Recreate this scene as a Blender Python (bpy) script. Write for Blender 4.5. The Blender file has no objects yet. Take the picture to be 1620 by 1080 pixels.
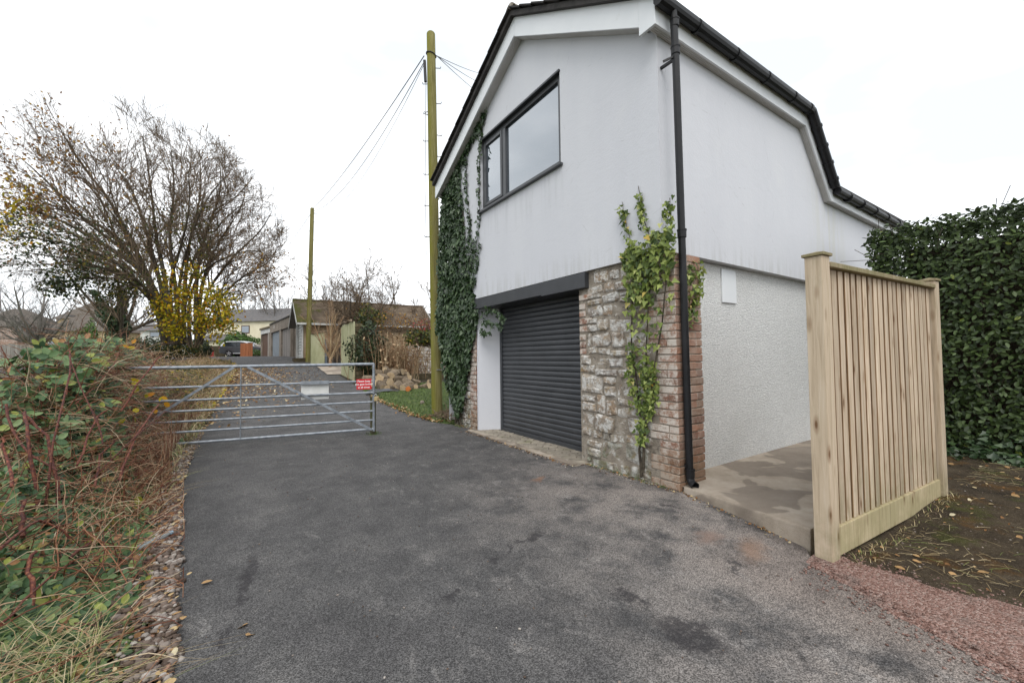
import bpy, bmesh, math, random
import numpy as np
from mathutils import Vector, Matrix

# ------------------------------------------------------------------ frame
# X runs away from the lane into the plot (building's side wall), Y runs along the lane, Z up.
SC = bpy.context.scene
COL = SC.collection
F, PITCH, ROLL, YAW = 649.4, .0326, -.012, -.584
CAM = np.array([-3.4393, -2.3824, 1.30])
U = np.array([math.sin(YAW), math.cos(YAW), 0]); V = np.array([math.cos(YAW), -math.sin(YAW), 0])
TOL = np.stack([V, U, [0, 0, 1.]])
_f = np.array([0, math.cos(PITCH), math.sin(PITCH)]); _r = np.array([1., 0, 0]); _u = np.cross(_r, _f)
AX = TOL @ np.stack([math.cos(ROLL)*_r + math.sin(ROLL)*_u, -math.sin(ROLL)*_r + math.cos(ROLL)*_u, _f], 1)
FWD = TOL @ np.array([0, 1., 0])

cam = bpy.data.cameras.new('camera'); cam.sensor_width = 36; cam.lens = 36*F/1620; cam.clip_end = 2000; cam.clip_start = .05
camo = bpy.data.objects.new('camera', cam); COL.objects.link(camo)
mw = Matrix.Identity(4)
for i in range(3):
    mw[i][0], mw[i][1], mw[i][2], mw[i][3] = AX[i, 0], AX[i, 1], -AX[i, 2], CAM[i]
camo.matrix_world = mw
SC.camera = camo

# ------------------------------------------------------------------ sky, sun, exposure
SUN_EL, SUN_AZ = math.radians(52), math.radians(215)     # behind the camera, high; azimuth clockwise from +Y
world = bpy.data.worlds.new('World'); SC.world = world; world.use_nodes = True
wt = world.node_tree; wn = wt.nodes; wl = wt.links
for n in list(wn): wn.remove(n)
out = wn.new('ShaderNodeOutputWorld'); bg = wn.new('ShaderNodeBackground'); wl.new(bg.outputs[0], out.inputs[0])
sky = wn.new('ShaderNodeTexSky'); sky.sky_type = 'NISHITA'; sky.sun_disc = False
sky.sun_elevation = SUN_EL; sky.sun_rotation = SUN_AZ
tc = wn.new('ShaderNodeTexCoord')
mp = wn.new('ShaderNodeMapping'); mp.inputs['Scale'].default_value = (1.0, 1.0, 2.6); wl.new(tc.outputs['Generated'], mp.inputs[0])
nz = wn.new('ShaderNodeTexNoise'); nz.inputs['Scale'].default_value = 1.7; nz.inputs['Detail'].default_value = 5; nz.inputs['Roughness'].default_value = .5
wl.new(mp.outputs[0], nz.inputs[0])
rp = wn.new('ShaderNodeValToRGB')
rp.color_ramp.elements[0].position = .38; rp.color_ramp.elements[0].color = (6.0, 6.45, 6.9, 1)
rp.color_ramp.elements[1].position = .63; rp.color_ramp.elements[1].color = (10.4, 10.55, 10.7, 1)
wl.new(nz.outputs[0], rp.inputs[0])
mx = wn.new('ShaderNodeMix'); mx.data_type = 'RGBA'; mx.inputs[0].default_value = .94
wl.new(sky.outputs[0], mx.inputs[6]); wl.new(rp.outputs[0], mx.inputs[7])
wl.new(mx.outputs[2], bg.inputs[0]); bg.inputs[1].default_value = .138

sun = bpy.data.lights.new('sun', 'SUN'); sun.energy = 1.5; sun.angle = math.radians(34); sun.color = (1, .97, .93)
suno = bpy.data.objects.new('sun', sun); COL.objects.link(suno)
sd = Vector((math.sin(SUN_AZ)*math.cos(SUN_EL), math.cos(SUN_AZ)*math.cos(SUN_EL), math.sin(SUN_EL)))
suno.rotation_euler = (-sd).to_track_quat('-Z', 'Y').to_euler()
SC.view_settings.view_transform = 'Standard'
try: SC.view_settings.look = 'None'
except Exception: pass
SC.view_settings.exposure = .30; SC.view_settings.gamma = 1; SC.view_settings.use_curve_mapping = False
SC.cycles.max_bounces = 6; SC.cycles.diffuse_bounces = 3; SC.cycles.glossy_bounces = 3; SC.cycles.transparent_max_bounces = 6

# ------------------------------------------------------------------ terrain
ZP = np.array([(-300, 0), (5, 0), (6.5, .03), (8, .1), (10, .21), (12, .34), (16, .62), (22, 1.05), (24, 1.17), (26, 1.26), (29, 1.34), (32, 1.40), (40, 1.45), (500, 1.45)])
def ss(a, b, x):
    t = np.clip((np.asarray(x, float)-a)/(b-a), 0, 1); return t*t*(3-2*t)
def zt(x, y):
    return np.interp(y, ZP[:, 0], ZP[:, 1])*(1-.4*ss(-6, -10, x)*(1-ss(28, 45, y)))
def ray(px, py):
    v = AX @ np.array([(px-810)/F, (540-py)/F, 1.]); return v/np.linalg.norm(v)
def at(px, py, depth):
    r = ray(px, py); return CAM + r*depth/(r @ FWD)
def gp(px, py):
    r = ray(px, py); t = .5
    while t < 120:
        P = CAM+r*t
        if P[2] < zt(P[0], P[1]): break
        t += .01 if t < 40 else .1
    return P

# ------------------------------------------------------------------ materials
class NT:
    def __init__(s, name):
        s.m = bpy.data.materials.new(name); s.m.use_nodes = True; s.t = s.m.node_tree; s.n = s.t.nodes
        s.b = s.n['Principled BSDF']; s.o = s.n['Material Output']
        g = s.n.new('ShaderNodeNewGeometry'); s.pos = g.outputs['Position']; s.isl = g.outputs['Random Per Island']; s.geo = g
        s.oi = s.n.new('ShaderNodeObjectInfo').outputs['Random']
    def L(s, a, b): s.t.links.new(a, b)
    def put(s, v, sock):
        if hasattr(v, 'node'): s.L(v, sock)
        elif isinstance(v, (tuple, list)) and len(v) == 3 and sock.type == 'RGBA': sock.default_value = (*v, 1)
        else: sock.default_value = v
    def vmap(s, sc=(1, 1, 1), rot=(0, 0, 0), loc=(0, 0, 0), src=None):
        n = s.n.new('ShaderNodeMapping'); s.L(src or s.pos, n.inputs[0]); n.inputs['Scale'].default_value = sc
        n.inputs['Rotation'].default_value = rot; n.inputs['Location'].default_value = loc; return n.outputs[0]
    def noise(s, scale, detail=4, rough=.55, vec=None, dist=0, col=False):
        n = s.n.new('ShaderNodeTexNoise'); s.L(vec or s.pos, n.inputs['Vector']); n.inputs['Scale'].default_value = scale
        n.inputs['Detail'].default_value = detail; n.inputs['Roughness'].default_value = rough; n.inputs['Distortion'].default_value = dist
        return n.outputs[1 if col else 0]
    def vor(s, scale, vec=None, feat='F1', out=0, rnd=1):
        n = s.n.new('ShaderNodeTexVoronoi'); n.feature = feat; s.L(vec or s.pos, n.inputs['Vector']); n.inputs['Scale'].default_value = scale
        n.inputs['Randomness'].default_value = rnd; return n.outputs[out]
    def ramp(s, fac, stops, interp='LINEAR'):
        n = s.n.new('ShaderNodeValToRGB'); s.L(fac, n.inputs[0]); cr = n.color_ramp; cr.interpolation = interp
        while len(cr.elements) < len(stops): cr.elements.new(.5)
        for e, (p, c) in zip(cr.elements, stops):
            e.position = p; e.color = (c, c, c, 1) if isinstance(c, (int, float)) else (*c, 1)
        return n.outputs[0]
    def rng(s, v, a, b, c=0, d=1):
        n = s.n.new('ShaderNodeMapRange'); n.interpolation_type = 'SMOOTHSTEP'; s.L(v, n.inputs[0])
        n.inputs[1].default_value = a; n.inputs[2].default_value = b; n.inputs[3].default_value = c; n.inputs[4].default_value = d; return n.outputs[0]
    def mix(s, f, a, b, mode='MIX'):
        n = s.n.new('ShaderNodeMix'); n.data_type = 'RGBA'; n.blend_type = mode
        s.put(f, n.inputs[0]); s.put(a, n.inputs[6]); s.put(b, n.inputs[7]); return n.outputs[2]
    def math(s, op, a, b=0, clamp=False):
        n = s.n.new('ShaderNodeMath'); n.operation = op; n.use_clamp = clamp; s.put(a, n.inputs[0]); s.put(b, n.inputs[1]); return n.outputs[0]
    def xyz(s, v=None):
        n = s.n.new('ShaderNodeSeparateXYZ'); s.L(v or s.pos, n.inputs[0]); return n.outputs
    def hsv(s, col, h=.5, sa=1, v=1):
        n = s.n.new('ShaderNodeHueSaturation'); s.put(h, n.inputs[0]); s.put(sa, n.inputs[1]); s.put(v, n.inputs[2]); s.put(col, n.inputs[4]); return n.outputs[0]
    def blob(s, cx, cy, rx, ry, ang, warp, soft=.45):
        n = s.n.new('ShaderNodeMapping'); n.vector_type = 'TEXTURE'; s.L(warp, n.inputs[0])
        n.inputs['Location'].default_value = (cx, cy, 0); n.inputs['Rotation'].default_value = (0, 0, ang); n.inputs['Scale'].default_value = (rx, ry, 1000)
        l = s.n.new('ShaderNodeVectorMath'); l.operation = 'LENGTH'; s.L(n.outputs[0], l.inputs[0])
        return s.rng(l.outputs['Value'], 1, soft)
    def bump(s, h, dist=.01, strength=1, prev=None):
        n = s.n.new('ShaderNodeBump'); s.L(h, n.inputs['Height']); n.inputs['Distance'].default_value = dist; n.inputs['Strength'].default_value = strength
        if prev: s.L(prev, n.inputs['Normal'])
        return n.outputs[0]
    def done(s, col, rough=.8, normal=None, spec=.3, metal=0, transl=0):
        s.put(col, s.b.inputs['Base Color']); s.put(rough, s.b.inputs['Roughness']); s.b.inputs['Specular IOR Level'].default_value = spec
        s.b.inputs['Metallic'].default_value = metal
        if normal: s.L(normal, s.b.inputs['Normal'])
        if transl:
            t = s.n.new('ShaderNodeBsdfTranslucent'); s.put(col, t.inputs[0])
            m = s.n.new('ShaderNodeMixShader'); m.inputs[0].default_value = transl
            s.L(s.b.outputs[0], m.inputs[1]); s.L(t.outputs[0], m.inputs[2]); s.L(m.outputs[0], s.o.inputs[0])
        return s.m

def pmat(name, stops, scale=4, detail=5, vs=None, rough=.8, spec=.3, metal=0, bump=None, rnd=None, rv=.35, over=(), transl=0):
    """noise ramp + overlays (colour, scale, lo, hi, amount) + per-piece value change"""
    s = NT(name); v = s.vmap(vs) if vs else s.pos
    c = s.ramp(s.noise(scale, detail, vec=v), stops)
    for (oc, osc, lo, hi, am) in over:
        c = s.mix(s.math('MULTIPLY', s.rng(s.noise(osc, 6, .6), lo, hi), am), c, oc)
    if rnd:
        r = s.isl if rnd == 'island' else s.oi
        c = s.hsv(c, v=s.math('ADD', s.math('MULTIPLY', r, rv*2), 1-rv))
    nrm = s.bump(s.noise(bump[0], 6, .6, vec=v), bump[1], bump[2] if len(bump) > 2 else 1) if bump else None
    return s.done(c, rough, nrm, spec, metal, transl)

def leafmat(name, stops, rough=.45, spec=.4, transl=.25, patch=None):
    s = NT(name); c = s.ramp(s.isl, stops)
    c = s.mix(s.rng(s.noise(60, 2), .4, .65, 0, .35), c, s.hsv(c, v=1.5))
    if patch: c = s.mix(s.math('MULTIPLY', s.rng(s.noise(patch[1], 3), patch[2], patch[3]), .8), c, patch[0])
    return s.done(c, rough, None, spec, 0, transl)

M = {}
# --- asphalt lane
def asphalt():
    s = NT('asphalt')
    warp = s.n.new('ShaderNodeVectorMath'); warp.operation = 'ADD'; s.L(s.pos, warp.inputs[0])
    wsc = s.n.new('ShaderNodeVectorMath'); wsc.operation = 'SCALE'; s.L(s.noise(5.5, 7, .78, col=True), wsc.inputs[0]); wsc.inputs['Scale'].default_value = .34
    s.L(wsc.outputs[0], warp.inputs[1]); w = warp.outputs[0]
    X = s.xyz()
    cell = s.vor(210, out=1); cr = s.xyz(cell)[0]
    big = s.noise(.55, 5, .6); med = s.noise(2.6, 6, .65)
    base = s.ramp(med, [(.3, (.056, .054, .054)), (.5, (.082, .079, .078)), (.7, (.114, .109, .105))])
    # dusty zone near the slab and to the right of the lane
    q = s.math('ADD', s.math('MULTIPLY', X[0], .62), s.math('MULTIPLY', X[1], -.25))
    dust = s.math('MULTIPLY', s.rng(s.math('ADD', q, s.math('MULTIPLY', big, 1.6)), -.75, .75), s.rng(med, .33, .6))
    dust = s.math('MULTIPLY', dust, s.rng(X[1], 3.5, .6))
    c = s.mix(s.math('MULTIPLY', dust, .85), base, (.275, .24, .215))
    # pale scuffs
    sc = s.noise(3.2, 7, .7, vec=s.vmap((1.6, .6, 1), rot=(0, 0, .5)), dist=.6)
    c = s.mix(s.rng(sc, .6, .74, 0, .45), c, (.26, .245, .23))
    pat = s.noise(6.5, 7, .74, vec=s.vmap((1, .7, 1), rot=(0, 0, -.6)), dist=.4)
    amt = s.math('ADD', s.math('MULTIPLY', s.rng(s.math('ADD', q, s.math('MULTIPLY', big, 1.2)), -1.6, .3), .75), .2)
    c = s.mix(s.math('MULTIPLY', s.math('MULTIPLY', s.rng(pat, .58, .68), amt), .75), c, s.hsv(c, v=.42))
    c = s.mix(s.math('MULTIPLY', s.math('MULTIPLY', s.rng(pat, .46, .34), amt), .6), c, (.27, .25, .235))
    # sandy band along the right edge
    sb = s.math('MULTIPLY', s.rng(X[1], -.5, -1.4), s.rng(s.math('ADD', X[0], s.math('MULTIPLY', med, .25)), -1.15, -.7))
    c = s.mix(s.math('MULTIPLY', sb, .6), c, (.17, .135, .115))
    # chippings
    c = s.mix(s.rng(cr, .1, .95), s.hsv(c, v=.5), s.hsv(c, v=1.55))
    c = s.mix(s.rng(s.noise(170, 3, .7), .56, .74, 0, .5), c, (.33, .31, .295))
    # dark newer band along the left edge
    le = s.rng(s.math('ADD', X[0], s.math('MULTIPLY', big, .5)), -3.2, -3.75)
    c = s.mix(s.math('MULTIPLY', le, .5), c, s.hsv(c, v=.55))
    # oil / tar marks
    marks = []
    for (px, py, rx, ry, a) in [(845, 849, .10, .055, .3), (823, 858, .06, .022, .3), (806, 869, .07, .02, .9), (788, 883, .06, .025, .6), (1000, 948, .07, .13, .2), (1095, 1005, .13, .19, .4), (392, 915, .045, .40, -.1), (357, 1010, .03, .10, .1),
                                (715, 940, .06, .03, .5), (1060, 800, .12, .03, -1.2), (1165, 900, .10, .05, .5)]:
        P = gp(px, py); marks.append(s.blob(P[0]+.17, P[1]+.17, rx, ry, a, w, .55))
    mk = marks[0]
    for k in marks[1:]: mk = s.math('MAXIMUM', mk, k)
    mk = s.math('MULTIPLY', mk, s.rng(s.noise(17, 6, .75), .33, .52))
    c = s.mix(s.math('MULTIPLY', mk, .8), c, (.030, .027, .029))
    for (px, py, rx, ry, a, colr) in [(853, 757, .16, .07, .3, (.26, .13, .07)), (1190, 870, .3, .13, .4, (.30, .19, .13)), (1120, 850, .2, .12, .2, (.27, .18, .14))]:
        P = gp(px, py); c = s.mix(s.math('MULTIPLY', s.blob(P[0]+.17, P[1]+.17, rx, ry, a, w, .1), .6), c, colr)
    h = s.math('ADD', s.rng(s.vor(140), 0, .75, 1, 0), s.math('MULTIPLY', s.noise(30, 6, .75), 1.0))
    nb = s.bump(h, .0055, .9); nb = s.bump(s.noise(1.3, 3), .05, .5, nb)
    return s.done(c, .82, nb, .3)
M['asphalt'] = asphalt()
def redgravel():
    s = NT('red_gravel'); cell = s.xyz(s.vor(110, out=1))[0]
    c = s.ramp(cell, [(0, (.16, .090, .070)), (.4, (.24, .140, .112)), (.75, (.31, .195, .165)), (1, (.38, .29, .25))])
    c = s.mix(s.rng(s.noise(5, 5), .5, .75, 0, .75), c, (.20, .165, .145))
    return s.done(c, .9, s.bump(s.rng(s.vor(110), 0, .8, 1, 0), .009, 1), .2)
M['redgravel'] = redgravel()
def soilmat():
    s = NT('soil'); n = s.noise(3, 7, .65)
    c = s.ramp(n, [(.25, (.025, .020, .015)), (.42, (.058, .044, .030)), (.58, (.092, .070, .046)), (.78, (.15, .12, .085))])
    c = s.mix(s.rng(s.noise(1.6, 7, .72), .54, .64, 0, .6), c, (.075, .085, .018))
    c = s.mix(s.rng(s.noise(2.3, 6, .7), .52, .66, 0, .6), c, (.15, .075, .02))
    c = s.mix(s.rng(s.noise(80, 4, .75), .56, .68, 0, .7), c, (.28, .23, .17))
    return s.done(c, .95, s.bump(s.noise(26, 7, .72), .05, 1), .15)
M['soil'] = soilmat()
M['litter'] = pmat('leaf_litter_soil', [(.3, (.022, .018, .012)), (.55, (.055, .042, .025)), (.75, (.10, .075, .045))], 14, 6, rough=.95, bump=(40, .04))
M['lawn'] = pmat('lawn_ground', [(.3, (.03, .05, .012)), (.6, (.07, .10, .022)), (.8, (.10, .09, .04))], 6, 6, rough=.95, bump=(50, .03))
M['field'] = pmat('rough_ground', [(.3, (.045, .05, .02)), (.6, (.08, .08, .03)), (.8, (.12, .10, .06))], 1.5, 6, rough=.95, bump=(20, .05))
def concrete():
    s = NT('concrete'); n = s.noise(3.5, 7, .65)
    c = s.ramp(n, [(.3, (.24, .20, .155)), (.5, (.35, .295, .235)), (.7, (.44, .38, .315))])
    c = s.mix(s.rng(s.noise(1.4, 3, .5, dist=.8), .50, .54, 0, .6), c, (.15, .122, .10))
    c = s.mix(s.rng(s.noise(200, 2), .62, .72, 0, .35), c, (.42, .38, .33))
    c = s.mix(s.rng(s.noise(1.8, 6, .7), .6, .8, 0, .35), c, (.08, .085, .045))
    return s.done(c, .88, s.bump(s.noise(60, 6, .7), .008, .8), .25)
M['concrete'] = concrete()
def render_white():
    s = NT('painted_render'); n = s.noise(1.0, 5, .6, vec=s.vmap((1.4, 1.4, .35)))
    c = s.ramp(n, [(.3, (.565, .572, .602)), (.5, (.585, .591, .620)), (.7, (.602, .608, .632))])
    c = s.mix(s.rng(s.noise(5, 6, .7, vec=s.vmap((2.2, 2.2, .18))), .56, .85, 0, .10), c, (.46, .47, .48))
    c = s.mix(s.rng(s.noise(.8, 4, .5, dist=1.2), .58, .75, 0, .3), c, (.655, .655, .65))
    X = s.xyz()
    st = s.noise(14, 4, .6, vec=s.vmap((1, 1, .06)))
    sill = s.math('MULTIPLY', s.math('MULTIPLY', s.rng(X[2], 3.0, 3.70), s.rng(X[2], 3.76, 3.70)), s.math('MULTIPLY', s.rng(X[1], 1.5, 1.62), s.rng(X[1], 3.85, 3.7)))
    c = s.mix(s.math('MULTIPLY', sill, s.rng(st, .48, .7, 0, .30)), c, (.33, .34, .34))
    base = s.math('MULTIPLY', s.math('MULTIPLY', s.rng(X[2], 2.62, 2.30), s.rng(X[2], 2.2, 2.26)), s.rng(st, .42, .66, 0, .34)); c = s.mix(base, c, (.36, .36, .33))
    kk = s.math('MULTIPLY', s.math('MULTIPLY', s.rng(X[0], 3.2, 3.9), s.rng(X[0], 4.9, 4.2)), s.rng(s.noise(5, 4, .6, vec=s.vmap((2, 2, .12))), .42, .62, 0, .30)); c = s.mix(kk, c, (.50, .49, .36))
    cr_ = s.vor(.75, vec=s.vmap((1, 1, 1.3), src=s.pos), feat='DISTANCE_TO_EDGE'); nzv = s.noise(9, 5, .7)
    c = s.mix(s.math('MULTIPLY', s.rng(cr_, .004, .0015), s.rng(nzv, .5, .6, 0, .35)), c, (.36, .36, .36))
    sw = s.noise(2.2, 6, .62, vec=s.vmap((1, 1, 1.6), rot=(.5, .2, 0)), dist=2.2)
    c = s.mix(s.rng(sw, .55, .75, 0, .2), c, (.65, .655, .675)); c = s.mix(s.rng(sw, .44, .3, 0, .12), c, (.51, .52, .545))
    return s.done(c, .75, s.bump(s.noise(45, 5, .6), .003, .6, s.bump(sw, .006, .35)), .25)
M['render'] = render_white()
def pebbledash():
    s = NT('pebbledash'); d = s.vor(85); e = s.vor(85, out=1); n = s.noise(42, 5, .75)
    c = s.ramp(s.xyz(e)[0], [(0, (.60, .60, .59)), (.5, (.70, .70, .685)), (1, (.80, .80, .78))])
    c = s.mix(s.rng(n, .66, .74, 0, .3), c, (.38, .38, .36))
    c = s.mix(s.rng(s.noise(1.2, 5), .5, .75, 0, .2), c, (.56, .56, .53))
    return s.done(c, .85, s.bump(s.math('ADD', s.math('MULTIPLY', s.rng(d, 0, .8, 1, 0), .6), n), .016, .85), .2)
M['pebble'] = pebbledash()
M['upvc'] = pmat('white_plastic_board', [(.3, (.68, .70, .715)), (.7, (.74, .755, .765))], 2, 4, rough=.35, spec=.45, over=[((.45, .46, .42), 7, .62, .8, .22)])
M['soffit'] = pmat('grooved_soffit', [(.3, (.50, .48, .455)), (.7, (.60, .59, .57))], 3, 4, rough=.5)
M['blackplastic'] = pmat('black_plastic', [(.3, (.010, .010, .011)), (.7, (.018, .018, .02))], 6, 4, rough=.45, spec=.28, over=[((.035, .035, .033), 12, .6, .75, .35)])
M['tile'] = pmat('dark_roof_tile', [(.3, (.022, .02, .019)), (.7, (.05, .045, .042))], 8, 5, rough=.8, bump=(40, .006), rnd='obj')
M['anthracite'] = pmat('anthracite_frame', [(.3, (.030, .032, .036)), (.7, (.040, .042, .047))], 5, 3, rough=.4, spec=.4)
M['shutter'] = pmat('anthracite_shutter', [(.3, (.040, .043, .048)), (.7, (.056, .059, .065))], 3, 5, rough=.42, spec=.45, over=[((.085, .085, .085), 7, .58, .78, .4)])
M['frameGrey'] = pmat('grey_window_frame', [(.3, (.055, .058, .063)), (.7, (.07, .073, .078))], 5, 3, rough=.4, spec=.45)
M['rubber'] = pmat('dark_void', [(.4, (.006, .006, .006)), (.6, (.009, .009, .009))], 4, rough=.9)
def glass():
    s = NT('window_glass'); m = s.done((.05, .065, .08), .03, None, .5)
    g = s.n.new('ShaderNodeBsdfGlossy'); g.inputs[0].default_value = (.86, .90, .94, 1); g.inputs['Roughness'].default_value = .01
    x = s.n.new('ShaderNodeMixShader'); lw = s.n.new('ShaderNodeFresnel'); lw.inputs[0].default_value = 2.3
    s.L(s.math('ADD', s.math('MULTIPLY', lw.outputs[0], .9), .12, True), x.inputs[0]); s.L(s.b.outputs[0], x.inputs[1]); s.L(g.outputs[0], x.inputs[2]); s.L(x.outputs[0], s.o.inputs[0])
    return m
M['glass'] = glass()
def stone():
    s = NT('rubble_stone')
    t = s.ramp(s.oi, [(0, (.27, .215, .165)), (.2, (.36, .30, .235)), (.42, (.43, .375, .31)), (.62, (.33, .245, .17)), (.82, (.40, .365, .325)), (1, (.24, .19, .155))])
    t = s.mix(s.rng(s.noise(14, 6, .65), .35, .7, 0, .5), t, s.hsv(t, v=.55))
    t = s.mix(s.rng(s.noise(9, 7, .72), .43, .57, 0, .9), t, (.62, .605, .57))       # lime and lichen bloom
    t = s.mix(s.rng(s.noise(6, 5, .6, vec=s.vmap(loc=(7, 3, 1))), .58, .68, 0, .65), t, (.30, .20, .075))
    z = s.xyz()[2]
    low = s.math('MULTIPLY', s.rng(z, .55, .12), s.rng(s.noise(5, 5, .6), .38, .6))
    t = s.mix(s.math('MULTIPLY', low, .7), t, (.105, .115, .055))
    t = s.mix(s.rng(s.noise(38, 5, .75), .56, .66, 0, .8), t, (.085, .07, .055))
    return s.done(t, .92, s.bump(s.noise(60, 6, .72), .012, 1, s.bump(s.noise(16, 5, .6), .03, 1)), .15)
M['stone'] = stone()
M['mortar'] = pmat('lime_mortar', [(.3, (.20, .17, .135)), (.55, (.30, .26, .21)), (.75, (.43, .395, .345))], 9, 7, rough=.95, bump=(70, .015), over=[((.085, .075, .065), 24, .55, .68, .7)])
def brick():
    s = NT('old_brick')
    t = s.ramp(s.oi, [(0, (.19, .105, .075)), (.3, (.31, .165, .115)), (.55, (.36, .225, .16)), (.8, (.25, .165, .12)), (1, (.39, .20, .13))])
    t = s.mix(s.rng(s.noise(30, 5, .65), .4, .7, 0, .5), t, s.hsv(t, v=.6))
    g = s.geo.outputs['Normal']; fr = s.rng(s.math('MULTIPLY', s.xyz(g)[0], -1), .3, .8)
    bl = s.rng(s.noise(6, 7, .78), .40, .56, 0, .9)
    t = s.mix(s.math('MULTIPLY', bl, s.math('ADD', s.math('MULTIPLY', fr, .75), .25)), t, (.56, .51, .45))
    z = s.xyz()[2]
    t = s.mix(s.math('MULTIPLY', s.rng(z, .5, .15), .5), t, (.20, .125, .065))
    t = s.mix(s.rng(s.noise(55, 4, .7), .6, .72, 0, .6), t, (.06, .05, .045))
    return s.done(t, .92, s.bump(s.noise(70, 6, .7), .008, 1), .15)
M['brick'] = brick()
def oldwood(name, a, b, c, algae=0, zlo=.55, alg=(.10, .115, .03), knots=True):
    s = NT(name)
    off = s.n.new('ShaderNodeCombineXYZ'); s.L(s.math('MULTIPLY', s.oi, 37), off.inputs[0]); s.L(s.math('MULTIPLY', s.oi, 11), off.inputs[2])
    ad = s.n.new('ShaderNodeVectorMath'); ad.operation = 'ADD'; s.L(s.pos, ad.inputs[0]); s.L(off.outputs[0], ad.inputs[1]); p = ad.outputs[0]
    g = s.noise(9, 5, .6, vec=s.vmap((5, 5, .28), src=p), dist=.6)
    t = s.ramp(g, [(.28, a), (.5, b), (.72, c)])
    t = s.hsv(t, v=s.math('ADD', s.math('MULTIPLY', s.oi, .42), .79))
    if knots:
        k = s.vor(3.4, vec=s.vmap((3.2, 3.2, 1), src=p)); t = s.mix(s.rng(k, .13, .05), t, (.12, .065, .035)); t = s.mix(s.rng(k, .26, .12, 0, .45), t, (.20, .115, .06))
    if algae:
        z = s.xyz()[2]
        f = s.math('MULTIPLY', s.rng(z, zlo, .03), s.rng(s.noise(4, 6, .7), .3, .6)); t = s.mix(s.math('MULTIPLY', f, algae), t, alg)
        t = s.mix(s.rng(s.noise(2.4, 6, .7, vec=s.vmap((2, 2, .5), src=p)), .56, .72, 0, .4*algae), t, alg)
    return s.done(t, .85, s.bump(g, .006, .8), .2)
M['slat'] = oldwood('pale_fence_timber', (.34, .26, .175), (.51, .405, .295), (.59, .495, .38), .42, .85)
M['backboardSlatShade'] = oldwood('brown_board_and_slat_shade', (.16, .095, .05), (.27, .17, .09), (.34, .22, .125), .4, .4)
M['post'] = oldwood('fence_post_timber', (.36, .28, .195), (.485, .39, .28), (.55, .46, .35), .5, .4)
M['gravelboard'] = oldwood('green_stained_timber', (.27, .21, .13), (.39, .32, .20), (.46, .385, .26), .3, 1.7, (.125, .145, .035))
M['capwood'] = oldwood('mossy_cap_timber', (.24, .19, .11), (.34, .275, .175), (.42, .35, .245), .6, 6, (.13, .135, .04), False)
def polewood():
    s = NT('algae_pole'); g = s.noise(8, 6, .65, vec=s.vmap((6, 6, .22)), dist=.5)
    t = s.ramp(g, [(.3, (.095, .085, .035)), (.5, (.19, .17, .06)), (.7, (.27, .24, .12))])
    x = s.xyz(s.geo.outputs['Normal'])
    side = s.rng(s.math('SUBTRACT', s.math('MULTIPLY', x[1], .8), x[0]), -.5, .7)
    t = s.mix(s.math('MULTIPLY', side, s.rng(s.noise(2, 5, .6), .25, .6)), t, (.175, .168, .03))
    t = s.mix(s.rng(s.noise(12, 5, .7, vec=s.vmap((8, 8, .15))), .6, .7, 0, .6), t, (.05, .045, .02))
    return s.done(t, .88, s.bump(g, .012, .8), .15)
M['pole'] = polewood()
M['galv'] = pmat('galvanised_steel', [(.3, (.17, .19, .21)), (.5, (.26, .285, .315)), (.7, (.36, .385, .415))], 18, 5, rough=.5, spec=.5, metal=.35, over=[((.12, .12, .11), 9, .56, .7, .6)])
M['steelDark'] = pmat('weathered_iron', [(.3, (.02, .019, .018)), (.7, (.05, .045, .04))], 20, 4, rough=.6, spec=.4)
M['gatepost'] = oldwood('weathered_gate_post', (.05, .042, .03), (.10, .088, .06), (.15, .135, .09), .8, 1.5, (.11, .12, .045), False)
M['brass'] = pmat('brass', [(.3, (.52, .38, .18)), (.7, (.66, .52, .28))], 20, rough=.35, metal=.6)
M['chrome'] = pmat('bright_steel', [(.4, (.6, .6, .6)), (.6, (.7, .7, .7))], 20, rough=.25, metal=.9)
M['red'] = pmat('red_sign_face', [(.3, (.55, .012, .022)), (.7, (.62, .02, .03))], 8, rough=.4, spec=.4)
M['white'] = pmat('white_sign_face', [(.3, (.60, .60, .57)), (.7, (.70, .70, .67))], 9, rough=.45, over=[((.45, .46, .40), 14, .58, .75, .4)])
M['whiteink'] = pmat('white_print', [(.3, (.78, .78, .78)), (.7, (.82, .82, .82))], 9, rough=.5)
M['faint'] = pmat('faded_print', [(.3, (.42, .42, .40)), (.7, (.50, .50, .48))], 40, rough=.6)
M['bark'] = pmat('grey_bark', [(.3, (.045, .036, .027)), (.6, (.085, .07, .05)), (.8, (.12, .105, .07))], 9, 6, rough=.95, bump=(22, .03))
M['twig'] = pmat('brown_twigs', [(.3, (.10, .072, .048)), (.7, (.20, .145, .095))], 5, 4, rough=.9, rnd='island')
M['fartwig'] = pmat('grey_twigs', [(.3, (.14, .125, .115)), (.7, (.21, .19, .17))], 5, 4, rough=.9, rnd='island')
def canemat(name, stops):
    s = NT(name); c = s.ramp(s.isl, stops); c = s.mix(s.rng(s.noise(30, 4), .4, .7, 0, .5), c, s.hsv(c, v=.55)); return s.done(c, .6, None, .35)
M['cane'] = canemat('red_brown_canes', [(0, (.075, .026, .018)), (.25, (.17, .055, .028)), (.5, (.27, .12, .06)), (.72, (.36, .22, .125)), (.9, (.48, .36, .23)), (1, (.52, .43, .30))])
M['thickcane'] = pmat('thick_red_cane', [(.3, (.035, .012, .011)), (.48, (.085, .024, .017)), (.62, (.17, .055, .028)), (.8, (.30, .16, .085))], 34, 6, vs=(2, 2, 1.0), rough=.6, rnd='obj', rv=.4, bump=(40, .006))
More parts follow.
